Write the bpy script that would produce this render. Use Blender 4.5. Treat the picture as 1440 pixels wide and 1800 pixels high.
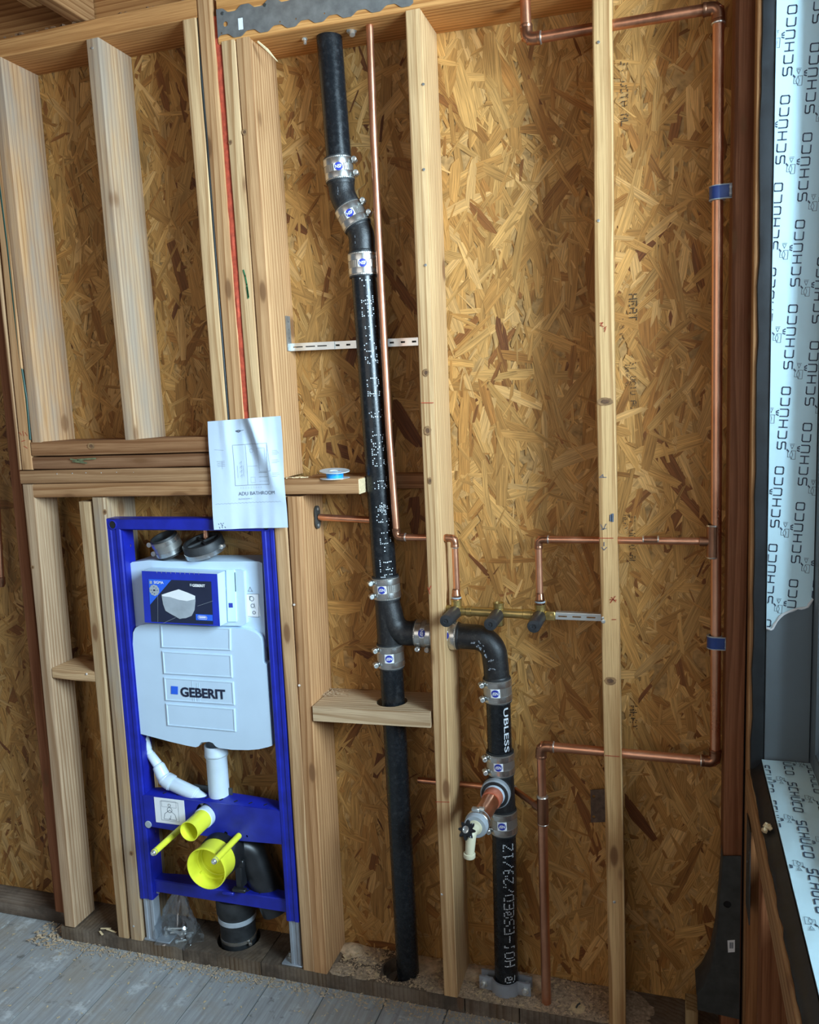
import bpy, math, random
import numpy as np
from mathutils import Vector, Matrix
from mathutils.geometry import tessellate_polygon

for o in list(bpy.data.objects):
    bpy.data.objects.remove(o)
SC = bpy.context.scene
COL = SC.collection

# ------------------------------------------------------------------ camera
FPX = 1467.141
CAM = np.array([0.0, -1.87, 1.5545])
def rot(a, b, c):
    ca, sa, cb, sb, cc, sc = math.cos(a), math.sin(a), math.cos(b), math.sin(b), math.cos(c), math.sin(c)
    yaw = np.array([[ca, 0, -sa], [0, 1, 0], [sa, 0, ca]])
    pit = np.array([[1, 0, 0], [0, cb, sb], [0, -sb, cb]])
    rol = np.array([[cc, -sc, 0], [sc, cc, 0], [0, 0, 1]])
    return rol @ pit @ yaw @ np.array([[1, 0, 0], [0, 0, -1], [0, 1, 0.0]])
RM = rot(-0.306259, -0.1347183, -0.0416012)
cd = bpy.data.cameras.new('camera'); cam = bpy.data.objects.new('camera', cd); COL.objects.link(cam)
cd.sensor_fit = 'HORIZONTAL'; cd.sensor_width = 36.0; cd.lens = 36.0 * FPX / 1440.0
cd.clip_start = 0.02; cd.clip_end = 100
mw = Matrix(((RM[0][0], -RM[1][0], -RM[2][0], CAM[0]), (RM[0][1], -RM[1][1], -RM[2][1], CAM[1]),
             (RM[0][2], -RM[1][2], -RM[2][2], CAM[2]), (0, 0, 0, 1)))
cam.matrix_world = mw
SC.camera = cam
# ------------------------------------------------------------------ light
SC.view_settings.view_transform = 'Standard'; SC.view_settings.look = 'None'
SC.view_settings.gamma = 1; SC.view_settings.use_curve_mapping = False
SC.view_settings.exposure = 0.33
W = bpy.data.worlds.new('overcast_sky'); SC.world = W; W.use_nodes = True
bg = W.node_tree.nodes['Background']
bg.inputs[0].default_value = (0.78, 0.88, 1.0, 1); bg.inputs[1].default_value = 0.18
def area(name, loc, tgt, sx, sy, watts, col):
    l = bpy.data.lights.new(name, 'AREA'); l.shape = 'RECTANGLE'; l.size = sx; l.size_y = sy
    l.energy = watts; l.color = col
    o = bpy.data.objects.new(name, l); COL.objects.link(o); o.location = loc
    d = Vector(tgt) - Vector(loc); o.rotation_euler = d.to_track_quat('-Z', 'Y').to_euler()
    return o
area('window_daylight', (1.3, -1.4, 2.1), (-0.4, 0.0, 1.3), 1.0, 1.2, 182, (0.69, 0.86, 1.0))
area('room_daylight', (-1.3, -4.0, 2.2), (-0.9, 0, 1.2), 3.0, 2.0, 21, (1.0, 0.92, 0.82))

# ------------------------------------------------------------------ pixel -> place
def ray(x, y):
    return RM.T @ np.array([(x - 720) / FPX, (y - 900) / FPX, 1.0])
def at(x, y, Y=0.0):
    r = ray(x, y); return Vector(CAM + r * ((Y - CAM[1]) / r[1]))
def atX(x, y, X):
    r = ray(x, y); return Vector(CAM + r * ((X - CAM[0]) / r[0]))
def atZ(x, y, Z):
    r = ray(x, y); return Vector(CAM + r * ((Z - CAM[2]) / r[2]))
D = 0.135           # wall depth, face of studs (y=0) to sheathing
random.seed(7); RNG = np.random.default_rng(11)

# ------------------------------------------------------------------ materials
MAT = {}
class NM:
    def __init__(s, name):
        s.m = bpy.data.materials.new(name); s.m.use_nodes = True; s.nt = s.m.node_tree
        s.b = s.nt.nodes['Principled BSDF']; MAT[name] = s.m
    def n(s, t, props=None, **kw):
        nd = s.nt.nodes.new(t)
        for k, v in (props or {}).items(): setattr(nd, k, v)
        for k, v in kw.items():
            key = int(k[1:]) if k[0] == '_' and k[1:].isdigit() else k.replace('_', ' ')
            s.put(nd.inputs[key], v)
        return nd
    def put(s, sock, v):
        if isinstance(v, bpy.types.NodeSocket): s.nt.links.new(v, sock)
        else: sock.default_value = v
    def set(s, **kw):
        for k, v in kw.items(): s.put(s.b.inputs[k.replace('_', ' ')], v)
    def mix(s, f, a, b, mode='MIX'):
        nd = s.n('ShaderNodeMix', {'data_type': 'RGBA', 'blend_type': mode})
        s.put(nd.inputs[0], f); s.put(nd.inputs[6], a); s.put(nd.inputs[7], b); return nd.outputs[2]
    def math(s, op, a, b=0.0, c=None):
        nd = s.n('ShaderNodeMath', {'operation': op}, _0=a, _1=b)
        if c is not None: s.put(nd.inputs[2], c)
        return nd.outputs[0]
    def ramp(s, f, stops):
        nd = s.n('ShaderNodeValToRGB'); s.put(nd.inputs[0], f); cr = nd.color_ramp
        while len(cr.elements) > len(stops): cr.elements.remove(cr.elements[-1])
        while len(cr.elements) < len(stops): cr.elements.new(0.5)
        for e, (p, c) in zip(cr.elements, stops):
            e.position = p; e.color = c if len(c) == 4 else (*c, 1)
        return nd.outputs[0]
    def noise(s, vec, scale, detail=3.0, rough=0.55, dist=0.0):
        nd = s.n('ShaderNodeTexNoise', Scale=scale, Detail=detail, Roughness=rough, Distortion=dist)
        if vec is not None: s.put(nd.inputs['Vector'], vec)
        return nd.outputs[0]
    def mapp(s, vec, scale=(1, 1, 1), loc=(0, 0, 0)):
        nd = s.n('ShaderNodeMapping', Scale=scale); s.put(nd.inputs['Vector'], vec); s.put(nd.inputs['Location'], loc)
        return nd.outputs[0]
    def obj(s): return s.n('ShaderNodeTexCoord').outputs['Object']
    def bump(s, h, strength=0.3, dist=0.002):
        nd = s.n('ShaderNodeBump', Strength=strength, Distance=dist); s.put(nd.inputs['Height'], h)
        s.set(Normal=nd.outputs[0])
def simple(name, col, rough=0.5, metal=0.0, var=0.15, nscale=25.0, bump=0.0, spec=0.5, bscale=None):
    k = NM(name); c = (*col, 1)
    n = k.noise(k.obj(), nscale, 4)
    f = k.ramp(n, [(0.3, (0, 0, 0)), (0.7, (1, 1, 1))])
    k.set(Base_Color=k.mix(f, tuple(v * (1 - var) for v in col) + (1,), tuple(min(1, v * (1 + var)) for v in col) + (1,)),
          Roughness=rough, Metallic=metal)
    k.b.inputs['Specular IOR Level'].default_value = spec
    if bump: k.bump(k.noise(k.obj(), bscale or nscale * 6, 3), bump, 0.001)
    return k

def lumber_mat(name, gray=0.0, ringscale=26.0, knot=1.0, rough=0.72, stain=0.0):
    k = NM(name)
    oi = k.n('ShaderNodeObjectInfo')
    offs = k.n('ShaderNodeVectorMath', {'operation': 'SCALE'}); 
    cmb = k.n('ShaderNodeCombineXYZ', X=oi.outputs['Random'], Y=k.math('MULTIPLY', oi.outputs['Random'], 3.7), Z=k.math('MULTIPLY', oi.outputs['Random'], 17.0))
    k.put(offs.inputs[0], cmb.outputs[0]); offs.inputs['Scale'].default_value = 0.12
    add = k.n('ShaderNodeVectorMath', {'operation': 'ADD'}); k.put(add.inputs[0], k.obj()); k.put(add.inputs[1], offs.outputs[0])
    P = add.outputs[0]
    # growth rings: cylinders round a pith well off the board's centre, wobbling along the grain
    wob = k.noise(k.mapp(P, (1, 1, 0.10)), 9.0, 2.0)
    wv = k.n('ShaderNodeTexWave', {'wave_type': 'RINGS', 'rings_direction': 'Z', 'wave_profile': 'SAW'}, Scale=ringscale, Distortion=2.6, Detail=2.0, Detail_Scale=1.2)
    k.put(wv.inputs['Vector'], k.mapp(P, (1, 1, 0.05), (0.05, 0.03, 0.0)))
    k.put(wv.inputs['Phase Offset'], k.math('MULTIPLY', wob, 16.0))
    ring = k.ramp(wv.outputs['Fac'], [(0.0, (0.0,) * 3), (0.5, (0.22,) * 3), (0.86, (1,) * 3), (0.97, (0.9,) * 3), (1.0, (0.1,) * 3)])
    fine = k.noise(k.mapp(P, (1, 1, 0.018)), 420.0, 3.0, 0.6)
    blot = k.noise(k.mapp(P, (1, 1, 0.12)), 12.0, 3.0)
    base = oi.outputs['Color']
    dark = k.mix(1.0, base, (0.46, 0.34, 0.24, 1), 'MULTIPLY')
    lite = k.mix(1.0, base, (1.22, 1.2, 1.15, 1), 'MULTIPLY')
    c = k.mix(k.math('MULTIPLY', ring, 0.95), base, dark)
    c = k.mix(k.ramp(blot, [(0.35, (0, 0, 0)), (0.75, (1, 1, 1))]), c, k.mix(0.55, c, lite))
    c = k.mix(k.math('MULTIPLY', k.ramp(fine, [(0.42, (0,) * 3), (0.70, (1,) * 3)]), 0.6), c, dark)
    if gray:
        g = k.ramp(k.noise(k.mapp(P, (1, 1, 0.2)), 14.0, 4.0, 0.65), [(0.35, (0,) * 3), (0.65, (1,) * 3)])
        c = k.mix(k.math('MULTIPLY', g, gray), c, (0.31, 0.27, 0.225, 1))
    if stain:
        g = k.ramp(k.noise(P, 7.0, 6.0, 0.7), [(0.42, (0,) * 3), (0.62, (1,) * 3)])
        c = k.mix(k.math('MULTIPLY', g, stain), c, (0.055, 0.04, 0.03, 1))
    if knot:
        vo = k.n('ShaderNodeTexVoronoi', Scale=4.6); k.put(vo.inputs['Vector'], k.mapp(P, (2.6, 1.5, 0.9)))
        kd = vo.outputs['Distance']
        kf = k.ramp(kd, [(0.0, (1,) * 3), (0.085, (0.9,) * 3), (0.13, (0,) * 3)])
        kh = k.ramp(kd, [(0.09, (1,) * 3), (0.27, (0,) * 3)])
        c = k.mix(k.math('MULTIPLY', kh, 0.35 * knot), c, dark)
        c = k.mix(k.math('MULTIPLY', kf, 0.85 * knot), c, (0.17, 0.075, 0.03, 1))
    k.set(Base_Color=c, Roughness=rough)
    k.b.inputs['Specular IOR Level'].default_value = 0.25
    k.bump(k.math('ADD', fine, k.math('MULTIPLY', ring, 0.5)), 0.25, 0.0012)
    return k
lumber_mat('lumber'); lumber_mat('lumber_weathered', gray=0.62, knot=0.8)
lumber_mat('lumber_old', stain=0.85, gray=0.3, knot=0.5)
def strand_mat():
    k = NM('osb_strands')
    ca = k.n('ShaderNodeVertexColor'); ca.layer_name = 'tint'
    uv = k.n('ShaderNodeUVMap'); uv.uv_map = 'grain'
    g = k.noise(k.mapp(uv.outputs[0], (14, 520, 1)), 1.0, 3.0, 0.6)
    g2 = k.noise(k.mapp(uv.outputs[0], (5, 150, 1)), 1.0, 2.0, 0.5)
    f = k.ramp(g, [(0.30, (0.46,) * 3), (0.55, (1.0,) * 3), (0.8, (1.18,) * 3)])
    f2 = k.ramp(g2, [(0.3, (0.75,) * 3), (0.65, (1.08,) * 3)])
    c = k.mix(1.0, k.mix(1.0, ca.outputs[0], f, 'MULTIPLY'), f2, 'MULTIPLY')
    k.set(Base_Color=c, Roughness=0.62); k.b.inputs['Specular IOR Level'].default_value = 0.3
    k.bump(g, 0.25, 0.0006)
strand_mat()
simple('osb_core', (0.40, 0.22, 0.075), 0.8, nscale=60, var=0.4)
k = NM('cast_iron')
nz = k.noise(k.obj(), 90, 5, 0.7); nb = k.noise(k.obj(), 9, 3)
k.set(Base_Color=k.mix(k.ramp(nz, [(0.55, (0,) * 3), (0.78, (1,) * 3)]), k.mix(nb, (0.005, 0.006, 0.007, 1), (0.011, 0.013, 0.016, 1)), (0.035, 0.037, 0.04, 1)),
      Roughness=k.ramp(nz, [(0.3, (0.20,) * 3), (0.7, (0.36,) * 3)]))
k.b.inputs['Specular IOR Level'].default_value = 0.42
k.bump(k.noise(k.obj(), 190, 3, 0.6), 0.12, 0.001)
k = NM('cast_fitting')
nz = k.noise(k.obj(), 120, 5, 0.7)
k.set(Base_Color=k.mix(k.ramp(nz, [(0.5, (0,) * 3), (0.8, (1,) * 3)]), (0.010, 0.010, 0.011, 1), (0.045, 0.042, 0.038, 1)), Roughness=0.42)
k.bump(k.noise(k.obj(), 300, 4, 0.7), 0.5, 0.0012)
def copper(name, base, dark, amt):
    k = NM(name); n = k.noise(k.mapp(k.obj(), (1, 1, 0.5)), 14, 5, 0.65)
    f = k.ramp(n, [(0.5 - amt * 0.3, (1,) * 3), (0.75, (0,) * 3)])
    k.set(Base_Color=k.mix(f, (*base, 1), (*dark, 1)), Metallic=0.95, Roughness=k.ramp(n, [(0.3, (0.42,) * 3), (0.7, (0.26,) * 3)]))
copper('copper', (0.62, 0.27, 0.15), (0.83, 0.42, 0.26), 0.4)
copper('copper_dull', (0.30, 0.13, 0.075), (0.66, 0.30, 0.17), 0.2)
copper('copper_fitting', (0.25, 0.115, 0.065), (0.45, 0.22, 0.13), 0.2)
simple('solder', (0.72, 0.66, 0.60), 0.3, 0.9)
simple('brass', (0.45, 0.32, 0.12), 0.34, 0.9, var=0.3)
k = simple('stainless', (0.60, 0.60, 0.58), 0.27, 0.95, var=0.08, nscale=60)
k = NM('shield')
sep = k.n('ShaderNodeTexCoord')
k.set(Base_Color=(0.50, 0.49, 0.46, 1), Metallic=0.9, Roughness=0.33)
simple('galvanized', (0.36, 0.38, 0.38), 0.42, 0.75, var=0.22, nscale=40)
simple('galv_dark', (0.075, 0.08, 0.078), 0.5, 0.5, var=0.25, nscale=30)
simple('zinc_bright', (0.72, 0.74, 0.72), 0.3, 0.85, var=0.1)
simple('rubber', (0.02, 0.022, 0.024), 0.55, 0, var=0.4, nscale=50, bump=0.2)
simple('black_plastic', (0.014, 0.015, 0.017), 0.34, 0, var=0.3)
simple('cap_plastic', (0.020, 0.022, 0.025), 0.42, 0, var=0.3, nscale=80)
simple('blue_paint', (0.009, 0.017, 0.30), 0.38, 0, var=0.25, nscale=18)
simple('blue_card', (0.012, 0.03, 0.40), 0.45, 0, var=0.12)
simple('blue_print', (0.02, 0.12, 0.72), 0.5, 0, var=0.05)
simple('navy_print', (0.012, 0.018, 0.045), 0.45, 0, var=0.1)
simple('white_plastic', (0.52, 0.655, 0.79), 0.42, 0, var=0.04, nscale=8)
simple('white_part', (0.60, 0.70, 0.80), 0.35, 0, var=0.05)
simple('gray_leg', (0.34, 0.37, 0.41), 0.4, 0.3, var=0.1)
simple('yellow_plastic', (0.80, 0.82, 0.05), 0.38, 0, var=0.05)
simple('ivory_plastic', (0.66, 0.62, 0.44), 0.4, 0, var=0.05)
simple('white_print', (0.80, 0.82, 0.84), 0.5, 0, var=0.03)
simple('gray_print', (0.30, 0.33, 0.37), 0.5, 0, var=0.05)
simple('ink', (0.10, 0.12, 0.16), 0.6, 0, var=0.2)
simple('logo_blue', (0.02, 0.035, 0.33), 0.45, 0, var=0.05)
simple('paint_print', (0.62, 0.66, 0.70), 0.65, 0, var=0.2, nscale=120)
simple('osb_ink', (0.07, 0.045, 0.022), 0.8, 0, var=0.3, nscale=150)
simple('film', (0.62, 0.86, 0.95), 0.30, 0, var=0.03, nscale=6)
simple('film_ink', (0.045, 0.075, 0.13), 0.45, 0, var=0.1)
simple('window_metal', (0.15, 0.18, 0.20), 0.42, 0.2, var=0.05, nscale=6)
simple('membrane', (0.012, 0.015, 0.018), 0.5, 0, var=0.4, nscale=20, bump=0.5, bscale=45)
simple('strap_blue', (0.015, 0.045, 0.20), 0.4, 0, var=0.15)
simple('foam_red', (0.45, 0.065, 0.028), 0.8, 0, var=0.25, nscale=90, bump=0.6, bscale=300)
simple('spool_blue', (0.015, 0.30, 0.75), 0.35, 0, var=0.05)
simple('spool_clear', (0.55, 0.58, 0.60), 0.25, 0, var=0.1)
simple('red_ink', (0.42, 0.05, 0.02), 0.7, 0, var=0.2)
simple('green_ink', (0.02, 0.16, 0.06), 0.7, 0, var=0.2)
simple('green_smear', (0.12, 0.13, 0.06), 0.8, 0, var=0.4, nscale=80)
simple('dark_hole', (0.006, 0.006, 0.007), 0.9, 0, var=0.2)
simple('end_grain', (0.62, 0.47, 0.27), 0.8, 0, var=0.2, nscale=180)
simple('sawdust_layer', (0.36, 0.27, 0.185), 0.9, 0, var=0.5, nscale=130, bump=0.5, bscale=500)
simple('sawdust', (0.56, 0.41, 0.26), 0.9, 0, var=0.35, nscale=60)
simple('rusty_steel', (0.13, 0.085, 0.06), 0.6, 0.3, var=0.4, nscale=60)
simple('knot_ring', (0.27, 0.145, 0.06), 0.75, 0, var=0.35, nscale=90)
simple('knot_core', (0.13, 0.062, 0.028), 0.75, 0, var=0.35, nscale=120)
simple('pipe_pink', (0.62, 0.20, 0.12), 0.4, 0.3, var=0.2)
simple('ring_gray', (0.34, 0.38, 0.42), 0.5, 0, var=0.15)
simple('cable_black', (0.015, 0.02, 0.02), 0.45, 0, var=0.2)
simple('cable_green', (0.008, 0.05, 0.035), 0.45, 0, var=0.2)
k = NM('paper'); n = k.noise(k.obj(), 16, 4, 0.6)
k.set(Base_Color=k.mix(n, (0.53, 0.65, 0.79, 1), (0.63, 0.73, 0.85, 1)), Roughness=0.7); k.bump(n, 0.15, 0.004)
k = NM('glass')
tr = k.n('ShaderNodeBsdfTransparent', Color=(0.93, 0.97, 0.98, 1)); gl = k.n('ShaderNodeBsdfGlossy', Roughness=0.03)
fr = k.n('ShaderNodeFresnel', IOR=1.35); mx = k.n('ShaderNodeMixShader'); k.put(mx.inputs[0], fr.outputs[0]); k.put(mx.inputs[1], tr.outputs[0]); k.put(mx.inputs[2], gl.outputs[0])
k.put(k.nt.nodes['Material Output'].inputs[0], mx.outputs[0])
k = NM('clear_bag')
tr = k.n('ShaderNodeBsdfTransparent', Color=(0.9, 0.93, 0.95, 1)); gl = k.n('ShaderNodeBsdfGlossy', Roughness=0.12, Color=(0.9, 0.95, 1, 1))
df = k.n('ShaderNodeBsdfTranslucent', Color=(0.6, 0.65, 0.7, 1)); m1 = k.n('ShaderNodeMixShader', _0=0.45); k.put(m1.inputs[1], gl.outputs[0]); k.put(m1.inputs[2], df.outputs[0])
mx = k.n('ShaderNodeMixShader', _0=0.30); k.put(mx.inputs[1], tr.outputs[0]); k.put(mx.inputs[2], m1.outputs[0])
k.put(k.nt.nodes['Material Output'].inputs[0], mx.outputs[0])
def floor_mat():
    k = NM('floor_paint'); oi = k.n('ShaderNodeObjectInfo')
    cmb = k.n('ShaderNodeCombineXYZ', X=k.math('MULTIPLY', oi.outputs['Random'], 9.0)); ad = k.n('ShaderNodeVectorMath', {'operation': 'ADD'})
    k.put(ad.inputs[0], k.obj()); k.put(ad.inputs[1], cmb.outputs[0]); P = ad.outputs[0]
    s = k.noise(k.mapp(P, (1, 0.06, 1)), 90, 4, 0.6); b = k.noise(P, 6, 6, 0.7); b2 = k.noise(P, 22, 5, 0.7)
    c = k.mix(k.ramp(s, [(0.35, (0,) * 3), (0.7, (1,) * 3)]), (0.27, 0.27, 0.27, 1), (0.40, 0.415, 0.42, 1))
    c = k.mix(k.math('MULTIPLY', k.ramp(b, [(0.45, (0,) * 3), (0.62, (1,) * 3)]), 0.55), c, (0.30, 0.25, 0.19, 1))
    c = k.mix(k.math('MULTIPLY', k.ramp(b2, [(0.60, (0,) * 3), (0.70, (1,) * 3)]), 0.7), c, (0.10, 0.09, 0.08, 1))
    c = k.mix(k.math('MULTIPLY', k.ramp(k.noise(P, 9, 6, 0.75), [(0.58, (0,) * 3), (0.66, (1,) * 3)]), 0.6), c, (0.60, 0.62, 0.62, 1))
    k.set(Base_Color=c, Roughness=0.6); k.b.inputs['Specular IOR Level'].default_value = 0.35; k.bump(s, 0.3, 0.002)
floor_mat()

# ------------------------------------------------------------------ mesh helpers
ORG = {}
def empty(name, loc, label=None, cat=None, group=None):
    o = bpy.data.objects.new(name, None); COL.objects.link(o); o.location = loc; o.empty_display_size = 0.05
    ORG[o.name] = Vector(loc); tag(o, label, cat, group); return o
def tag(o, label=None, cat=None, group=None, kind=None):
    if label: o['label'] = label
    if cat: o['category'] = cat
    if group: o['group'] = group
    if kind: o['kind'] = kind
    return o
def mesh_obj(name, verts, faces, mat, parent=None, loc=None, smooth=True, angle=38, mats=None, fmat=None):
    org = Vector(loc) if loc is not None else (ORG[parent.name] if parent is not None else Vector((0, 0, 0)))
    me = bpy.data.meshes.new(name)
    me.from_pydata([tuple(Vector(v) - org) for v in verts], [], faces)
    for m in (mats or [mat]): me.materials.append(MAT[m])
    if fmat: me.polygons.foreach_set('material_index', fmat)
    if smooth and len(faces):
        me.polygons.foreach_set('use_smooth', [True] * len(me.polygons))
        me.set_sharp_from_angle(angle=math.radians(angle))
    me.update()
    o = bpy.data.objects.new(name, me); COL.objects.link(o)
    if parent is not None:
        o.parent = parent; o.location = org - ORG[parent.name]
    else: o.location = org
    ORG[o.name] = org
    return o
class MB:
    def __init__(s): s.v = []; s.f = []
    def add(s, v, f):
        n = len(s.v); s.v += [Vector(p) for p in v]; s.f += [tuple(i + n for i in q) for q in f]; return s
    def box(s, c, size, rotm=None, bev=0.0):
        hx, hy, hz = [x / 2 for x in size]; c = Vector(c)
        if bev <= 0:
            vs = [Vector((x, y, z)) for x in (-hx, hx) for y in (-hy, hy) for z in (-hz, hz)]
            fs = [(0, 1, 3, 2), (4, 6, 7, 5), (0, 4, 5, 1), (2, 3, 7, 6), (0, 2, 6, 4), (1, 5, 7, 3)]
        else:
            b = min(bev, hx * .9, hy * .9, hz * .9); vs = []; idx = {}
            for sx in (-1, 1):
                for sy in (-1, 1):
                    for sz in (-1, 1):
                        for a in range(3):
                            p = [sx * (hx - b), sy * (hy - b), sz * (hz - b)]; p[a] = (sx * hx, sy * hy, sz * hz)[a]
                            idx[(sx, sy, sz, a)] = len(vs); vs.append(Vector(p))
            fs = []
            for a in range(3):
                o1, o2 = [i for i in range(3) if i != a]
                for sg in (-1, 1):
                    q = []
                    for u, w in ((-1, -1), (1, -1), (1, 1), (-1, 1)):
                        t = [0, 0, 0]; t[a] = sg; t[o1] = u; t[o2] = w; q.append(idx[(*t, a)])
                    fs.append(tuple(q))
                for u in (-1, 1):
                    for w in (-1, 1):
                        q = []
                        for e, ax in ((-1, o1), (1, o1), (1, o2), (-1, o2)):
                            t = [0, 0, 0]; t[a] = e; t[o1] = u; t[o2] = w; q.append(idx[(*t, ax)])
                        fs.append(tuple(q))
            for sx in (-1, 1):
                for sy in (-1, 1):
                    for sz in (-1, 1): fs.append(tuple(idx[(sx, sy, sz, a)] for a in range(3)))
            # consistent outward winding
            out = []
            for q in fs:
                cc = sum((vs[i] for i in q), Vector()) / len(q); n = (vs[q[1]] - vs[q[0]]).cross(vs[q[2]] - vs[q[1]])
                out.append(q if n.dot(cc) > 0 else tuple(reversed(q)))
            fs = out
        if rotm is not None: vs = [rotm @ p for p in vs]
        return s.add([p + c for p in vs], fs)
    def tube(s, pts, r, seg=20, caps=True, inner=None):
        pts = [Vector(p) for p in pts]; n = len(pts); rs = r if isinstance(r, (list, tuple)) else [r] * n
        t0 = (pts[1] - pts[0]).normalized()
        up = Vector((0, 0, 1)) if abs(t0.z) < 0.9 else Vector((1, 0, 0))
        u = t0.cross(up).normalized(); vs = []; fs = []; pt = t0
        for i in range(n):
            if i == 0: t = t0
            elif i == n - 1: t = (pts[i] - pts[i - 1]).normalized()
            else: t = ((pts[i] - pts[i - 1]).normalized() + (pts[i + 1] - pts[i]).normalized()).normalized()
            q = pt.rotation_difference(t); u = (q @ u); u = (u - t * u.dot(t)).normalized(); w = t.cross(u); pt = t
            for k in range(seg):
                a = 2 * math.pi * k / seg
                vs.append(pts[i] + (u * math.cos(a) + w * math.sin(a)) * rs[i])
        for i in range(n - 1):
            for k in range(seg):
                k2 = (k + 1) % seg
                fs.append((i * seg + k, i * seg + k2, (i + 1) * seg + k2, (i + 1) * seg + k))
        if caps:
            fs.append(tuple(range(seg - 1, -1, -1))); fs.append(tuple((n - 1) * seg + k for k in range(seg)))
        return s.add(vs, fs)
    def lathe(s, a, axis, prof, seg=24):      # prof: (radius, distance along axis); radius 0 closes
        a = Vector(a); ax = Vector(axis).normalized(); u = ax.orthogonal().normalized(); w = ax.cross(u); vs = []; fs = []; rings = []
        for r, h in prof:
            if r <= 1e-6: rings.append([len(vs)]); vs.append(a + ax * h)
            else:
                rings.append(list(range(len(vs), len(vs) + seg)))
                vs += [a + ax * h + (u * math.cos(2 * math.pi * k / seg) + w * math.sin(2 * math.pi * k / seg)) * r for k in range(seg)]
        for A, B in zip(rings[:-1], rings[1:]):
            for k in range(seg):
                k2 = (k + 1) % seg
                if len(A) == 1 and len(B) == 1: continue
                if len(A) == 1: fs.append((A[0], B[k2], B[k]))
                elif len(B) == 1: fs.append((A[k], A[k2], B[0]))
                else: fs.append((A[k], A[k2], B[k2], B[k]))
        return s.add(vs, fs)
    def slab(s, outer, holes, fn, t0, t1):    # 2D outline with holes, extruded; fn(u, v, t) -> point
        polys = [[Vector((*p, 0)) for p in outer]] + [[Vector((*p, 0)) for p in h] for h in holes]
        tris = tessellate_polygon(polys); flat = [p for q in polys for p in q]; n = len(flat)
        vs = [Vector(fn(p.x, p.y, t0)) for p in flat] + [Vector(fn(p.x, p.y, t1)) for p in flat]
        fs = []
        for t in tris: fs.append(tuple(t)); fs.append(tuple(i + n for i in reversed(t)))
        b = 0
        for q in polys:
            m = len(q)
            for i in range(m):
                j = (i + 1) % m; fs.append((b + i, b + j, b + j + n, b + i + n))
            b += m
        return s.add(vs, fs)
    def build(s, name, mat, parent=None, **kw):
        me = kw.pop('fix', True)
        o = mesh_obj(name, s.v, s.f, mat, parent, **kw)
        if me:
            import bmesh
            bm = bmesh.new(); bm.from_mesh(o.data); bmesh.ops.recalc_face_normals(bm, faces=bm.faces); bm.to_mesh(o.data); bm.free()
            sm = kw.get('smooth', True)
            if sm: o.data.set_sharp_from_angle(angle=math.radians(kw.get('angle', 38)))
        return o
def fillet(pts, rad, n=8):
    pts = [Vector(p) for p in pts]; out = [pts[0]]
    for i in range(1, len(pts) - 1):
        a, b, c = pts[i - 1], pts[i], pts[i + 1]; d1 = (a - b).normalized(); d2 = (c - b).normalized()
        ang = d1.angle(d2); 
        if ang > 3.1: out.append(b); continue
        L = min(rad / math.tan(ang / 2), (a - b).length * .49, (c - b).length * .49); rr = L * math.tan(ang / 2)
        ctr = b + (d1 + d2).normalized() * (rr / math.sin(ang / 2)); p0 = b + d1 * L; p1 = b + d2 * L
        v0 = p0 - ctr; v1 = p1 - ctr; th = v0.angle(v1); ax = v0.cross(v1).normalized()
        for k in range(n + 1): out.append(ctr + Matrix.Rotation(th * k / n, 3, ax) @ v0)
    out.append(pts[-1]); return out
def circ(cx, cy, r, n=20, rev=False):
    p = [(cx + r * math.cos(2 * math.pi * k / n), cy + r * math.sin(2 * math.pi * k / n)) for k in range(n)]
    return p[::-1] if rev else p
XZ = lambda Y: (lambda u, v, t: (u, Y + t, v))
# flat lettering
_tc = {}
def text_tris(s, offset=0.0):
    key = (s, offset)
    if key in _tc: return _tc[key]
    cu = bpy.data.curves.new('t', 'FONT'); cu.body = s; cu.size = 1.0; cu.offset = offset; cu.resolution_u = 3
    o = bpy.data.objects.new('t', cu); COL.objects.link(o)
    dg = bpy.context.evaluated_depsgraph_get(); me = bpy.data.meshes.new_from_object(o.evaluated_get(dg))
    V = [(v.co.x, v.co.y) for v in me.vertices]; F = [tuple(p.vertices) for p in me.polygons]
    bpy.data.objects.remove(o); bpy.data.curves.remove(cu); bpy.data.meshes.remove(me)
    xs = [p[0] for p in V]; ys = [p[1] for p in V]
    _tc[key] = (V, F, min(xs), max(xs), min(ys), max(ys)); return _tc[key]
def text_on(mb, s, fn, width=None, height=None, offset=0.0, center=True):
    V, F, x0, x1, y0, y1 = text_tris(s, offset)
    k = (width / (x1 - x0)) if width else (height / (y1 - y0)); ky = (height / (y1 - y0)) if height else k
    cx, cy = ((x0 + x1) / 2, (y0 + y1) / 2) if center else (x0, y0)
    mb.add([fn((x - cx) * k, (y - cy) * ky) for x, y in V], F)
def stroke(mb, pts, hw, fn, closed=False, clip=None):
    n = len(pts); rng = range(n if closed else n - 1)
    for i in rng:
        (x0, y0), (x1, y1) = pts[i], pts[(i + 1) % n]; L = math.hypot(x1 - x0, y1 - y0)
        if L < 1e-9: continue
        dx, dy = (x1 - x0) / L * hw, (y1 - y0) / L * hw
        q = [(x0 - dx * .7 - dy, y0 - dy * .7 + dx), (x0 - dx * .7 + dy, y0 - dy * .7 - dx), (x1 + dx * .7 + dy, y1 + dy * .7 - dx), (x1 + dx * .7 - dy, y1 + dy * .7 + dx)]
        if clip and not any(clip(*p) for p in q): continue
        mb.add([fn(*p) for p in q], [(0, 1, 2, 3)])
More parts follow.
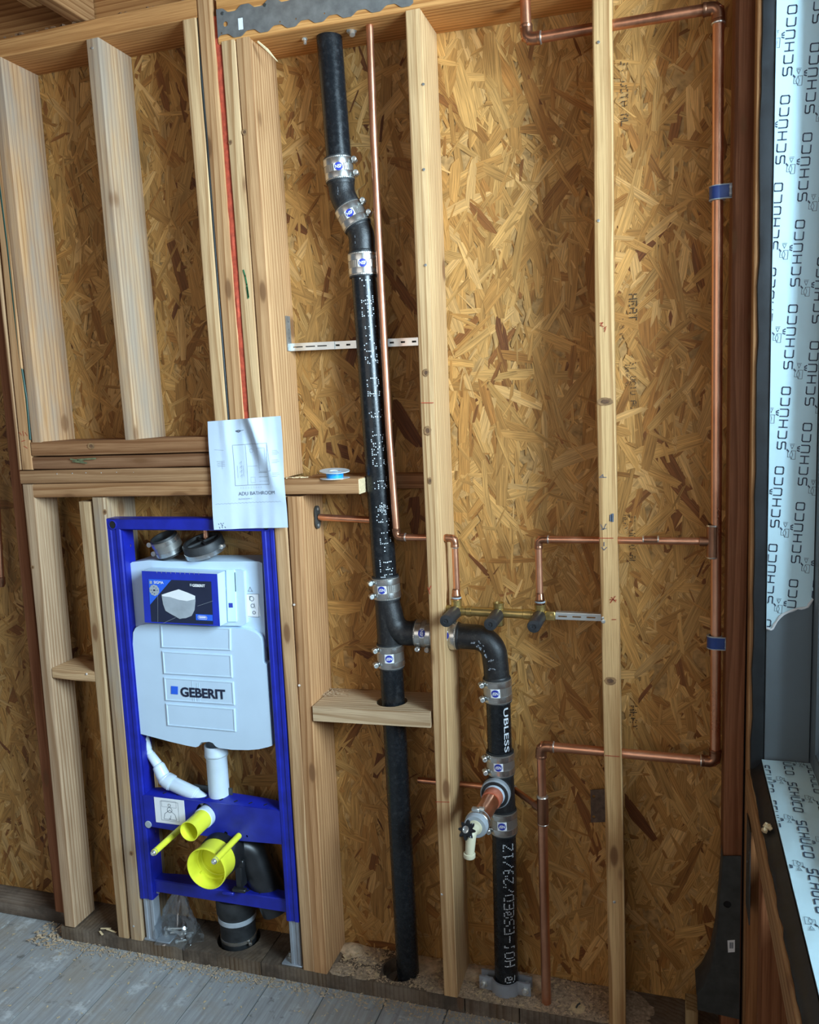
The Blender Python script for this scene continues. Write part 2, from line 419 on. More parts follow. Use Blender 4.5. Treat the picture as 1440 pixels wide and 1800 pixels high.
DOT = {'@': '01110100011011110101101101000001111', 'H': '10001100011000111111100011000110001', 'O': '01110100011000110001100011000101110', 'I': '01110001000010000100001000010001110',
 '-': '00000000000000011111000000000000000', 'E': '11111100001000011110100001000011111', 'S': '01111100001000001110000010000111110', 'D': '11110100011000110001100011000111110',
 '/': '00001000010001000100010001000010000', '2': '01110100010000100010001000100011111', '9': '01110100011000101111000010001001100', '1': '00100011000010000100001000010001110',
 'Z': '11111000010001000100010001000011111', 'T': '11111001000010000100001000010000100', 'L': '10000100001000010000100001000011111', 'B': '11110100011000111110100011000111110',
 '3': '11110000010000101110000010000111110', '5': '11111100001111000001000011000101110', 'C': '01110100011000010000100001000101110', 'U': '10001100011000110001100011000101110',
 'A': '01110100011000111111100011000110001', '*': '00100101011111101110111111010100100', ' ': '0' * 35}

# ------------------------------------------------------------------ framing helper
FIR = (0.50, 0.33, 0.17); PALE = (0.58, 0.44, 0.25); TAN = (0.40, 0.28, 0.16); RED = (0.19, 0.08, 0.04); PINK = (0.56, 0.38, 0.26); ORANGE = (0.52, 0.29, 0.11); BROWN = (0.31, 0.18, 0.09); OLD = (0.17, 0.125, 0.085)
def lumber(name, A, B, w, d, color, parent, mat='lumber', bow=(), twist=0.0, sag=(), xl=None, label=None, seed=None):
    A = Vector(A); B = Vector(B); Z = (B - A).normalized(); L = (B - A).length
    X0 = Vector(xl) if xl else (Vector((1, 0, 0)) if abs(Z.z) > 0.7 else Vector((0, 0, -1)))
    X = (X0 - Z * X0.dot(Z)).normalized(); Y = Z.cross(X)
    if twist:
        R = Matrix.Rotation(twist, 3, Z); X = R @ X; Y = R @ Y
    r = 0.0035; ring = []
    for cx, cy, a0 in ((w - r, r, -90), (w - r, d - r, 0), (r, d - r, 90), (r, r, 180)):
        for k in range(4):
            a = math.radians(a0 + 30 * k); ring.append((cx + r * math.cos(a), cy + r * math.sin(a)))
    n = max(4, int(L / 0.12)); vs = []; fs = []; m = len(ring)
    rg = random.Random(seed if seed is not None else hash((round(A.x, 3), round(A.z, 3))) & 0xffff)
    ph = [rg.uniform(0, 6.28) for _ in range(4)]
    for i in range(n + 1):
        t = i / n; dx = 0.0006 * math.sin(5 * t + ph[0]) + 0.0004 * math.sin(17 * t + ph[1]); dy = 0.0007 * math.sin(6 * t + ph[2])
        for (t0, o0), (t1, o1) in zip(bow[:-1], bow[1:]):
            if t0 <= t < t1: dx += o0 + (o1 - o0) * (.5 - .5 * math.cos(math.pi * (t - t0) / (t1 - t0)))
        for u, v in ring: vs.append((u + dx, v + dy, t * L))
    for i in range(n):
        for k in range(m): fs.append((i * m + k, i * m + (k + 1) % m, (i + 1) * m + (k + 1) % m, (i + 1) * m + k))
    fs.append(tuple(range(m - 1, -1, -1))); fs.append(tuple(n * m + k for k in range(m)))
    me = bpy.data.meshes.new(name); me.from_pydata(vs, [], fs); me.materials.append(MAT[mat])
    me.polygons.foreach_set('use_smooth', [True] * len(fs)); me.set_sharp_from_angle(angle=math.radians(40))
    o = bpy.data.objects.new(name, me); COL.objects.link(o)
    M = Matrix(((X.x, Y.x, Z.x, A.x), (X.y, Y.y, Z.y, A.y), (X.z, Y.z, Z.z, A.z), (0, 0, 0, 1)))
    o.color = (color[0] * 1.12, color[1] * .98, color[2] * .92, 1)
    if parent is not None: o.parent = parent; M = Matrix.Translation(-ORG[parent.name]) @ M
    o.matrix_local = M; ORG[o.name] = Vector((0, 0, 0))
    if label: o['label'] = label
    return o
def stud(p0, p1, zb, zt, w, color, parent, Y=0.0, d=D, **kw):
    # p0, p1: two points of the left front edge; the stud runs from height zb to zt along that line
    a = at(*p0, Y); b = at(*p1, Y); s = (b.x - a.x) / (b.z - a.z)
    return lumber(kw.pop('name', 'stud'), (a.x + s * (zb - a.z), Y, zb), (a.x + s * (zt - a.z), Y, zt), w, d, color, parent, **kw)
def rail(x0, x1, zt, zb, color, parent, Y=0.0, d=D, name='plate', z1=None, **kw):
    return lumber(name, (x0, Y, zt), (x1, Y, zt if z1 is None else z1), zt - zb, d, color, parent, **kw)

# ------------------------------------------------------------------ back wall
wall = empty('wall_back', (0, 0, 0)); wall['kind'] = 'structure'
wall['label'] = 'stud wall of fir lumber sheathed with strand board behind the toilet frame and pipes'
ZP = 0.04
# top plates
rail(-2.7, at(346, 20).x, 2.507, 2.463, ORANGE, wall, d=D)
xr = at(1045, 100).x
rail(at(384, 60).x, xr + 0.02, 2.50, 2.397, (0.60, 0.34, 0.12), wall, z1=2.485)
# bottom plates (old dark sill with bored holes)
def plate_piece(x0, x1, holes=()):
    b = MB(); b.slab([(x0, 0), (x1, 0), (x1, D), (x0, D)], [circ(*h) for h in holes], lambda u, v, t: (u, v, t), 0.0, ZP)
    o = b.build('bottom_plate', 'lumber_old', wall, smooth=False); o.color = (*OLD, 1); return o
HOLE1 = (-0.690, 0.068, 0.050); HOLE2 = (-1.185, 0.082, 0.062)
plate_piece(-1.735, -1.322); plate_piece(-1.319, -1.075, [HOLE2]); plate_piece(-1.072, -0.50, [HOLE1]); plate_piece(-0.497, -0.36); plate_piece(-0.357, 0.16)
rail(-2.8, -1.74, 0.045, 0.0, (0.16, 0.13, 0.10), wall, Y=0.06, d=D - 0.06, name='bottom_plate', mat='lumber_old')
# upper left bay
ZS = 1.478; ZH = 1.408
stud((0, 430), (33.6, 776), 1.405, 2.463, 0.034, FIR, wall)
stud((10, 620), (26.5, 776), 1.405, 2.463, 0.010, TAN, wall, d=0.10, name='plywood_edge')
stud((16, 420), (54.5, 774), ZS, 2.463, 0.036, FIR, wall, mat='lumber_weathered')
stud((150, 69), (218.5, 770), ZS, 2.463, 0.037, (0.50, 0.37, 0.22), wall, mat='lumber_weathered')
stud((319.5, 35), (376, 730), ZS, 2.463, 0.037, PALE, wall)
stud((348, 35), (402.5, 735), 1.31, 2.75, 0.040, FIR, wall, d=0.14)
stud((389, 90), (437, 735), 1.372, 2.40, 0.037, PALE, wall)
stud((415.5, 90), (462, 735), 1.372, 2.40, 0.038, FIR, wall)
xk = at(402, 735).x
rail(at(55, 788).x, xk - 0.003, 1.480, 1.4415, (0.29, 0.165, 0.08), wall, name='sill_plate')
rail(at(33, 812).x, xk - 0.003, 1.4385, 1.405, (0.24, 0.14, 0.075), wall, Y=0.004, d=D - 0.004, name='header')
rail(at(35, 838).x, xk - 0.003, 1.4025, 1.3668, (0.33, 0.215, 0.115), wall, name='header')
rail(at(58, 862).x, at(630, 858).x, 1.3655, 1.328, (0.40, 0.255, 0.13), wall, d=0.092, name='header', z1=1.3695)
xs = at(506, 735).x
# cut end of the long header
b = MB(); b.box((at(630, 858).x + 0.0008, 0.046, 1.3495), (0.003, 0.088, 0.036), bev=0.0012); b.build('sawn_end', 'end_grain', wall)
rail(-0.88, -0.557, 1.371, 1.3335, (0.27, 0.15, 0.07), wall, Y=0.096, d=D - 0.096, name='blocking')
# lower left
stud((47.5, 940), (101.5, 1500), 0.045, 1.3645, 0.037, (0.42, 0.33, 0.22), wall, d=0.092, bow=((0, 0), (.5, .001), (1, 0)))
stud((64, 940), (121, 1500), 0.045, 1.3645, 0.036, (0.24, 0.135, 0.07), wall, Y=0.094, d=D - 0.094)
stud((29, 940), (86, 1500), 0.0465, 2.463, 0.036, (0.27, 0.125, 0.06), wall, Y=0.05, d=D - 0.05)
stud((143, 940), (194.5, 1500), ZP, 1.316, 0.036, (0.43, 0.34, 0.205), wall)
stud((167, 940), (217, 1500), ZP, 1.327, 0.039, (0.42, 0.33, 0.20), wall, mat='lumber_weathered')
# right of the toilet frame
stud((490, 1060), (532.5, 1700), ZP, 1.327, 0.036, (0.50, 0.365, 0.21), wall)
stud((514.5, 1060), (551.5, 1705), ZP, 1.327, 0.038, (0.46, 0.29, 0.145), wall)
# centre stud and right stud
stud((712, 22), (779, 1720), ZP, 2.392, 0.036, (0.56, 0.42, 0.23), wall)
XC = at(739.5, 700).x
stud((1044.5, 100), (1070, 1780), ZP, 2.75, 0.0395, (0.60, 0.44, 0.22), wall, twist=math.radians(2.5),
     bow=((0, 0), (.2, -.001), (.35, -.003), (.45, -.0055), (.6, -.006), (.8, -.003), (1, 0)), d=0.13)
# blocks
xb0 = at(551, 1250).x; xb1 = at(757, 1250).x
b = MB(); HB = (at(690, 1239, 0.06).x, 0.058, 0.040)
b.slab([(xb0, -0.004), (xb1, -0.004), (xb1 - .002, D), (xb0, D)], [circ(*HB, n=28), circ(HB[0] - 0.03, 0.108, 0.012, n=14)], lambda u, v, t: (u, v, t + 0.007 * (u - xb0) / (xb1 - xb0)), 0.750, 0.789)
o = b.build('blocking', 'lumber', wall, smooth=False, loc=((xb0 + xb1) / 2, 0.06, 0.77)); o.color = (0.55, 0.40, 0.25, 1)
o.rotation_euler = (0, math.pi / 2, 0)
b2 = o.data
for v in b2.vertices:
    x, y, z = v.co; v.co = (-z, y, x)
rail(at(92, 1184).x, at(166, 1186).x, 0.841, 0.811, (0.48, 0.36, 0.21), wall, name='blocking', z1=0.838, d=0.128)
# far right corner post and the framing of the window wall below the sill
stud((1283, 700), (1272, 1500), 0.0, 2.75, 0.040, (0.23, 0.105, 0.05), wall, name='corner_post', d=0.10)
rail(-2.75, 0.16, 2.75, 2.52, (0.36, 0.19, 0.07), wall, Y=0.05, d=0.05, name='rim_joist')

# ------------------------------------------------------------------ strand board
PAL = np.array([(0.56, 0.37, 0.15), (0.50, 0.31, 0.115), (0.44, 0.26, 0.09), (0.62, 0.43, 0.20), (0.36, 0.19, 0.06), (0.25, 0.115, 0.038), (0.18, 0.075, 0.028), (0.53, 0.34, 0.13)])
PAL = PAL * np.array([1.06, .85, .64])
PW = np.array([.22, .22, .18, .14, .09, .03, .012, .11])
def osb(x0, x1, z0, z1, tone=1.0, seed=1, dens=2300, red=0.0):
    b = MB(); b.box(((x0 + x1) / 2, D + 0.0062, (z0 + z1) / 2), (x1 - x0, 0.0112, z1 - z0))
    p = b.build('osb_panel', 'osb_core', wall, smooth=False)
    rg = np.random.default_rng(seed); n = int((x1 - x0) * (z1 - z0) * dens)
    V = np.zeros((n, 8, 3)); U = np.zeros((n, 8, 2)); Cc = np.zeros((n, 8, 4))
    big = rg.random(n)
    L = np.where(big < .17, rg.uniform(.13, .24, n), np.where(big < .55, rg.uniform(.07, .15, n), rg.uniform(.025, .08, n)))
    Wd = np.where(big < .17, rg.uniform(.016, .042, n), np.where(big < .55, rg.uniform(.009, .028, n), rg.uniform(.003, .012, n)))
    th = np.where(rg.random(n) < .72, rg.normal(math.pi / 2, .5, n), rg.uniform(0, math.pi, n))
    cx = rg.uniform(x0 + .004, x1 - .004, n); cz = rg.uniform(z0, z1, n)
    ca, sa = np.cos(th), np.sin(th)
    h = rg.uniform(0, .0013, n) * np.where(big < .55, 1, 1.15)
    tu = rg.normal(0, .0035, n); tv = rg.normal(0, .012, n)
    us = np.stack([-.5 + rg.uniform(0, .06, n), -.5 + rg.uniform(0, .16, n) , -.18 + 0 * L, .2 + 0 * L, .5 - rg.uniform(0, .16, n), .5 - rg.uniform(0, .06, n), .17 + 0 * L, -.2 + 0 * L], 1)
    vs = np.stack([-.5 * rg.uniform(.35, 1, n), .5 * rg.uniform(.35, 1, n), .5 * rg.uniform(.85, 1.1, n), .5 * rg.uniform(.8, 1.1, n), .5 * rg.uniform(.2, 1, n), -.5 * rg.uniform(.2, 1, n), -.5 * rg.uniform(.85, 1.1, n), -.5 * rg.uniform(.8, 1.1, n)], 1)
    lu = us * L[:, None]; lv = vs * Wd[:, None]
    bend = rg.normal(0, .05, n)[:, None] * lu * us
    lv2 = lv + bend
    V[:, :, 0] = np.clip(cx[:, None] + lu * ca[:, None] - lv2 * sa[:, None], x0, x1)
    V[:, :, 2] = np.clip(cz[:, None] + lu * sa[:, None] + lv2 * ca[:, None], z0, z1)
    V[:, :, 1] = D - .0008 - h[:, None] - np.clip(lu * tu[:, None] + lv * tv[:, None], -.0005, .0005)
    off = rg.uniform(0, 9, (n, 2))
    U[:, :, 0] = lu + off[:, :1]; U[:, :, 1] = lv + off[:, 1:]
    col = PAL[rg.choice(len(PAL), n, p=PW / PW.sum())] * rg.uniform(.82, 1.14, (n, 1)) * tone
    col[:, 1] *= 1 - red * .15; col[:, 2] *= 1 - red * .35
    Cc[:, :, :3] = col[:, None, :]; Cc[:, :, 3] = 1
    me = bpy.data.meshes.new('strands')
    me.from_pydata(V.reshape(-1, 3).tolist(), [], np.arange(n * 8)[::-1].reshape(n, 8).tolist() if False else np.arange(n * 8).reshape(n, 8).tolist())
    uv = me.uv_layers.new(name='grain'); li = np.zeros(len(me.loops), dtype=np.int32); me.loops.foreach_get('vertex_index', li)
    uv.data.foreach_set('uv', U.reshape(-1, 2)[li].ravel())
    at_ = me.color_attributes.new('tint', 'FLOAT_COLOR', 'POINT'); at_.data.foreach_set('color', Cc.reshape(-1, 4).ravel())
    me.materials.append(MAT['osb_strands'])
    o = bpy.data.objects.new('strands', me); COL.objects.link(o); o.parent = p; ORG[o.name] = Vector((0, 0, 0)); o.location = -ORG[p.name] + Vector((0, 0, 0)); o['kind'] = 'stuff'
    return p
osb(-2.75, -1.795, 0.0, 2.475, .72, 3)  # left panels toned darker: bay shade put into the colour, plus some weathering
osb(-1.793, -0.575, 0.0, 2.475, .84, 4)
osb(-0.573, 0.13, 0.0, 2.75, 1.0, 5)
# faint mill print on the right-hand panel
pnt = MB()
def dots(mb, s, fn, h, drop=0.0, size=0.62, adv=6, sx=1.0):
    g = random.Random(len(s) * 7 + 1)
    px = h / 7
    for i, ch in enumerate(s):
        bits = DOT.get(ch, DOT[' '])
        for r in range(7):
            for c in range(5):
                if bits[r * 5 + c] == '1' and g.random() >= drop:
                    x = (i * adv + c) * px * sx; y = (6 - r) * px; q = px * size / 2
                    x += g.uniform(-.1, .1) * px; y += g.uniform(-.1, .1) * px
                    mb.add([fn(x - q, y - q), fn(x + q, y - q), fn(x + q, y + q), fn(x - q, y + q)], [(0, 1, 2, 3)])
def osb_print(s, px, py, h, drop):
    p0 = at(px, py, D)
    dots(pnt, s, lambda x, y: (p0.x + y, D - .0034, p0.z - x), h, drop, 0.95)
osb_print('HEAT', 1107, 518, .018, .2); osb_print('STRUCTURAL', 1109, 636, .013, .3); osb_print('IUOB-C', 1100, 640, .010, .4); osb_print('1 5 ES', 1090, 560, .010, .5)
osb_print('HEAT', 1096, 905, .011, .4); osb_print('STRUCTURAL', 1107, 905, .014, .4); osb_print('HEAT', 1108, 1240, .018, .4); osb_print('STRUCTURAL', 1092, 110, .016, .45)
pnt.build('mill_print', 'osb_ink', wall, smooth=False)

# ------------------------------------------------------------------ floor
fl = empty('floor', (0, 0, 0)); fl['kind'] = 'structure'; fl['label'] = 'worn grey painted plank floor with sawdust'
seams = [-3.2, -3.03, -2.87, -2.70, -2.54, -2.37, -2.20, -2.04, -1.955, -1.79, -1.632, -1.46, -1.335, -1.207, -1.04, -0.875, -0.71, -0.545, -0.38, -0.215, -0.05, 0.16]
for a, c in zip(seams[:-1], seams[1:]):
    b = MB(); y1 = D
    b.box(((a + c) / 2, (-3.6 + y1) / 2, -0.0102), (c - a - 0.0018, y1 + 3.6, 0.02), bev=0.0016)
    o = b.build('floor_plank', 'floor_paint', fl, loc=((a + c) / 2, -1.7, 0))
# ------------------------------------------------------------------ ceiling: joists and boards above
ce = empty('ceiling', (0, 0, 0)); ce['kind'] = 'structure'
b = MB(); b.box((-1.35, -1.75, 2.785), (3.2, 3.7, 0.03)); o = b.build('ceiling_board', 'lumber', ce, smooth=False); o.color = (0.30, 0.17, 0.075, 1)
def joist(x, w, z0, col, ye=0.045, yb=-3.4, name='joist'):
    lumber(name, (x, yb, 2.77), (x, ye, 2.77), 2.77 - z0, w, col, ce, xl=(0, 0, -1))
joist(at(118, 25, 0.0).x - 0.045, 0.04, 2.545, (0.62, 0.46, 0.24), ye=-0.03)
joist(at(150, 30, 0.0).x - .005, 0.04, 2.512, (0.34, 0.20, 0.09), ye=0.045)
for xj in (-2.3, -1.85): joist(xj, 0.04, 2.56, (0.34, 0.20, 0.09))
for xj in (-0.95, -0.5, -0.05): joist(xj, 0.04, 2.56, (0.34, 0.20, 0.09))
# crumbs of debris along the top of the plate
b = MB(); g = random.Random(4)
for i in range(70):
    x = g.uniform(-1.75, -1.03); s = g.uniform(.002, .006)
    b.box((x, 0.012 + g.uniform(-.006, .006), 2.507 + s * .4), (s * 2, s * 1.4, s), Matrix.Rotation(g.uniform(0, 3), 3, 'Z'))
o = b.build('debris', 'knot_core', ce, smooth=False); o['kind'] = 'stuff'

# ------------------------------------------------------------------ right wall with the window
rw = empty('wall_right', (0.16, 0, 0)); rw['kind'] = 'structure'
XR = 0.157
FZ = 0.763            # top of the window sill film
def ybox(name, x0, x1, y0, y1, z0, z1, color, mat='lumber'):      # board along the room's depth
    return lumber(name, (x0, y1, z1), (x0, y0, z1), z1 - z0, x1 - x0, color, rw, mat=mat, xl=(0, 0, -1))
def ystud(x0, y0, z0, z1, w, d, color, name='stud', mat='lumber'):
    return lumber(name, (x0, y0, z0), (x0, y0, z1), d, w, color, rw, mat=mat)
ystud(XR - .001, -0.040, 0.0, 2.75, 0.038, 0.011, (0.34, 0.20, 0.09))
ystud(XR + .001, -0.082, 0.0, 0.665, 0.040, 0.09, (0.33, 0.17, 0.07))
ystud(XR + .004, -0.30, 0.0, 0.665, 0.040, 0.09, (0.25, 0.12, 0.055))
for yy in (-0.75, -1.2, -1.65): ystud(XR + .004, yy, 0.0, 0.665, 0.040, 0.09, (0.30, 0.16, 0.07))
b = MB(); b.box((XR + .112, -1.0, 0.33), (0.012, 1.95, 0.66)); o = b.build('sheathing', 'lumber', rw, smooth=False); o.color = (0.33, 0.14, 0.06, 1)
lumber('rough_sill', (0.155, -0.045, 0.7385), (0.155, -2.2, 0.7385), 0.064, 0.09, (0.36, 0.235, 0.115), rw, xl=(0, 0, -1))
ybox('sill_plate', XR, XR + .09, -2.2, -0.045, 0.0, 0.04, (0.16, 0.11, 0.07))
ystud(XR, -2.24, 0.0, 2.75, 0.09, 0.04, FIR)
ybox('window_header', XR, XR + .09, -2.2, -0.03, 2.52, 2.75, (0.36, 0.2, 0.09))
# sheathing of the corner behind the film
b = MB(); b.box((0.20, 0.075, 1.37), (0.085, 0.12, 2.76)); o = b.build('corner_sheathing', 'lumber', rw, smooth=False); o.color = (0.2, 0.1, 0.05, 1)
# membrane folded round the opening
b = MB(); pts = [(XR + .004, 0), (XR + .006, -.002), (XR + .028, -.003), (XR + .0315, .002)]
zz = np.linspace(0.70, 2.74, 40); g = random.Random(9); vs = []; fs = []
for i, z in enumerate(zz):
    e = g.uniform(-.0022, .0022)
    row = [(XR + .007 + e, -.0405), (XR + .009 + e, -.0442), (XR + .0185, -.0446 + g.uniform(-.0012, .0012)), (XR + .031, -.0440), (XR + .0325, -.030)]
    vs += [(x, y, z) for x, y in row]
for i in range(39):
    for k in range(4): fs.append((i * 5 + k, i * 5 + k + 1, (i + 1) * 5 + k + 1, (i + 1) * 5 + k))
b.add(vs, fs); b.build('membrane', 'membrane', rw, fix=False)
b = MB(); vs = []; fs = []; yy = np.linspace(-0.044, -1.6, 60)
for y in yy:
    e = g.uniform(-.0016, .0016)
    row = [(XR + .0045 + e, 0.7388), (XR + .005 + e, 0.7415), (XR + .011, 0.7425 + g.uniform(-.0012, .0012)), (XR + .020, 0.748), (XR + .027, 0.757), (XR + .030, 0.752)]
    vs += [(x, y, z) for x, z in row]
for i in range(59):
    for k in range(5): fs.append((i * 6 + k, i * 6 + k + 1, (i + 1) * 6 + k + 1, (i + 1) * 6 + k))
b.add(vs, fs); b.build('membrane', 'membrane', rw, fix=False)
# crumb of foam on the sill membrane
p = atZ(1348, 1460, .746); b = MB(); g = random.Random(2)
for i in range(14): b.box(p + Vector((g.uniform(-.006, .006), g.uniform(-.008, .008), g.uniform(0, .010))), (.006, .006, .006), Matrix.Rotation(g.uniform(0, 3), 3, (1, 1, 0)))
o = b.build('foam_crumb', 'end_grain'); tag(o, 'pale crumb of wood lying on the black membrane of the window sill', 'wood chip')

# window: aluminium frame with printed protective film
wn = empty('window_1', (0.23, -0.8, FZ)); wn['kind'] = 'structure'; wn['label'] = 'aluminium window still covered in printed protective film'
XF0, XF1 = 0.1895, 0.2775; YJ = -0.046
b = MB(); b.box(((XF0 + XF1) / 2, YJ + .0435, 1.75), (XF1 - XF0, 0.084, 2.0), bev=.0015); b.build('frame_jamb', 'window_metal', wn)
XS0 = 0.1855
b = MB(); b.box(((XS0 + XF1) / 2, -0.80, FZ - .0305), (XF1 - XS0, 1.51, 0.06), bev=.0015); b.build('frame_sill', 'window_metal', wn)
b = MB(); b.box(((XF0 + XF1) / 2, -1.58, 1.75), (XF1 - XF0, 0.084, 2.0), bev=.0015); b.build('frame_jamb', 'window_metal', wn)
b = MB(); b.box(((XF0 + XF1) / 2, -0.80, 2.56), (XF1 - XF0, 1.51, 0.06), bev=.0015); b.build('frame_head', 'window_metal', wn)
b = MB(); b.box((XF1 + .022, YJ - .006, 1.64), (0.042, 0.07, 1.76), bev=.002); b.box((XF1 + .006, YJ - .043, 1.64), (0.008, 0.006, 1.76), bev=.001)
b.build('sash', 'window_metal', wn)
b = MB(); b.box((XF1 + .022, -0.80, FZ + .02), (0.042, 1.4, 0.05), bev=.002); b.build('sash', 'window_metal', wn)
b = MB(); b.box((XF1 + .03, -0.80, 1.65), (0.006, 1.45, 1.72)); b.build('glass_pane', 'glass', wn, smooth=False)
# film on the jamb: torn lower edge
def edge(px, py): p = at(px, py, YJ); return (p.x, p.z)
tear = [(1344.5, 1104), (1350, 1104), (1355, 1106), (1358.5, 1104), (1361, 1098), (1366, 1091), (1371, 1084), (1377, 1079), (1386, 1075), (1394, 1072), (1402, 1069), (1408, 1069), (1414, 1068), (1420, 1066), (1422, 1062), (1424.5, 1052)]
out = [edge(*p) for p in tear]; out[0] = (XF0, out[0][1]); out[-1] = (XF1 - .001, out[-1][1])
out += [(XF1 - .001, 2.53), (XF0, 2.53)]
b = MB(); b.slab(out, [], XZ(YJ), -.0012, -.0002); flm = b.build('protective_film', 'film', wn, smooth=False); flm['label'] = 'pale blue printed film torn along its lower edge'
# curled white lip of the torn edge
b = MB()
lip = [Vector((x, YJ - .003, z)) for x, z in out[:16]]
b.tube(lip, [.0016 + .0014 * abs(math.sin(i * 1.9)) for i in range(16)], 6); b.build('torn_lip', 'white_print', wn)
GL = {'S': [[(.8, 1), (.12, 1), (0, .9), (0, .62), (.12, .5), (.68, .5), (.8, .4), (.8, .1), (.68, 0), (0, 0)]], 'C': [[(.8, 1), (.12, 1), (0, .9), (0, .1), (.12, 0), (.8, 0)]],
      'H': [[(0, 0), (0, 1)], [(.8, 0), (.8, 1)], [(0, .5), (.8, .5)]], 'U': [[(0, 1), (0, .1), (.12, 0), (.68, 0), (.8, .1), (.8, 1)], [(.12, 1.22), (.2, 1.46)], [(.38, 1.22), (.40, 1.46)], [(.66, 1.22), (.54, 1.46)]],
      'O': [[(.12, 0), (.68, 0), (.8, .1), (.8, .9), (.68, 1), (.12, 1), (0, .9), (0, .1), (.12, 0)]]}
PIC = [[(0, 0), (.9, 0), (.9, .55), (.45, .75), (0, .5), (0, 0)], [(.0, .5), (.5, .35), (.9, .55)], [(.2, .55), (.2, 1.0), (.75, 1.0)], [(1.1, .5), (1.5, .3), (1.5, .75), (1.1, .5)], [(1.62, .2), (1.62, .8)]]
def film_print(mb, fn, w, length, h, clip, shift=0.0, tilt=0.06):
    ct, st = math.cos(tilt), math.sin(tilt); lw = 1.18 * h; adv = 1.45 * h; word = 5 * adv + lw * .8; pitch = 10.6 * h; colstep = 2.95 * h
    nc = int(w / colstep) + 8; nr = int(length / pitch) + 3
    for c in range(-6, nc):
        for r in range(-1, nr):
            ox = r * pitch + c * 4.7 * h + shift; oy = c * colstep - .25 * h
            def tf(x, y): return (ct * x - st * y, st * x + ct * y)
            for i, ch in enumerate('SCHUCO'):
                for ln in GL[ch]:
                    stroke(mb, [tf(ox + i * adv + x * lw, oy + y * h) for x, y in ln], .080 * h, fn, clip=clip)
            px, py = ox + 1.2 * h + 2.2 * h, oy + 1.75 * h
            for ln in PIC: stroke(mb, [tf(px + x * 1.25 * h, py + (y - .1) * .95 * h) for x, y in ln], .024 * h, fn, clip=clip)
            for k in (0, 1): stroke(mb, [tf(px + (.95 + .12 * k) * h, py + .75 * h), tf(px + (1.2 + .12 * k) * h, py + 1.0 * h)], .045 * h, fn, clip=clip)
b = MB(); low = sorted(out[:16])
def lowz(x):
    for (a, za), (c, zc) in zip(low[:-1], low[1:]):
        if a <= x <= c: return za + (zc - za) * (x - a) / max(1e-6, c - a)
    return low[-1][1]
Z0 = 0.98
film_print(b, lambda x, y: (XF1 - min(max(y, .001), XF1 - XF0 - .001), YJ - .0018, Z0 + x), XF1 - XF0, 1.6, .0150, lambda x, y: .002 < y < XF1 - XF0 - .002 and Z0 + x < 2.5 and Z0 + x > lowz(XF1 - y) + .006, shift=-.02, tilt=-.06)
b.build('film_print', 'film_ink', wn, smooth=False)
# crumpled film on the sill
b = MB(); nx, ny = 14, 120; g = np.random.default_rng(5); hh = np.zeros((ny + 1, nx + 1))
for s, a in ((3, .0022), (7, .0016), (15, .0009)):
    rr = g.random((ny // s + 3, nx // 2 + 3)); 
    for i in range(ny + 1):
        for j in range(nx + 1):
            u, v = i / s, j / 2.0 / max(1, s / 4); iu, iv = int(u), int(v); fu, fv = u - iu, v - iv
            q = rr[np.ix_([iu, iu + 1], [min(iv, rr.shape[1] - 2), min(iv + 1, rr.shape[1] - 1)])]
            hh[i, j] += a * ((q[0, 0] * (1 - fu) + q[1, 0] * fu) * (1 - fv) + (q[0, 1] * (1 - fu) + q[1, 1] * fu) * fv)
vs = [(XS0 - .001 + (XF1 - XS0 + .002) * j / nx, YJ - .002 - 1.48 * i / ny - (.010 * (hh[0, j] / .004 - .4) if i == 0 else 0), FZ + .0012 + hh[i, j]) for i in range(ny + 1) for j in range(nx + 1)]
fs = [(i * (nx + 1) + j, i * (nx + 1) + j + 1, (i + 1) * (nx + 1) + j + 1, (i + 1) * (nx + 1) + j) for i in range(ny) for j in range(nx)]
b.add(vs, fs); b.build('protective_film', 'film', wn, angle=70)
def sillfn(x, y):
    y = min(max(y, .001), XF1 - XS0 - .001); X = XS0 + y; Y = YJ - .004 - x
    i = min(ny - 1, max(0, int(x / 1.48 * ny))); j = min(nx - 1, max(0, int(y / (XF1 - XS0) * nx)))
    return (X, Y, FZ + .0022 + max(hh[i, j], hh[i + 1, j], hh[i, j + 1], hh[i + 1, j + 1]))
b = MB(); film_print(b, sillfn, XF1 - XS0, 1.35, .0150, lambda x, y: .004 < y < XF1 - XS0 - .003 and .006 < x < 1.4, shift=.03, tilt=-.03)
b.build('film_print', 'film_ink', wn, smooth=False)

# ------------------------------------------------------------------ cast iron waste pipes
RP = 0.0298
def cyl_fn(c, axis, r, du=0.0, rotdeg=0.0):
    c = Vector(c); axis = Vector(axis).normalized()
    f = Vector(CAM) - c; f = (f - axis * f.dot(axis)).normalized(); s = axis.cross(f)
    cr, sr = math.cos(math.radians(rotdeg)), math.sin(math.radians(rotdeg))
    def fn(u, v, h=0.0):
        u, v = u * cr - v * sr + du, u * sr + v * cr
        a = u / r
        return c + axis * v + (f * math.cos(a) + s * math.sin(a)) * (r + h)
    return fn
def patch(mb, fn, w, h, lift, n=8):
    vs = []; fs = []
    for i in range(n + 1):
        for j in range(3): vs.append(fn(-w / 2 + w * i / n, -h / 2 + h * j / 2, lift))
    for i in range(n):
        for j in range(2): fs.append((i * 3 + j, (i + 1) * 3 + j, (i + 1) * 3 + j + 1, i * 3 + j + 1))
    mb.add(vs, fs)
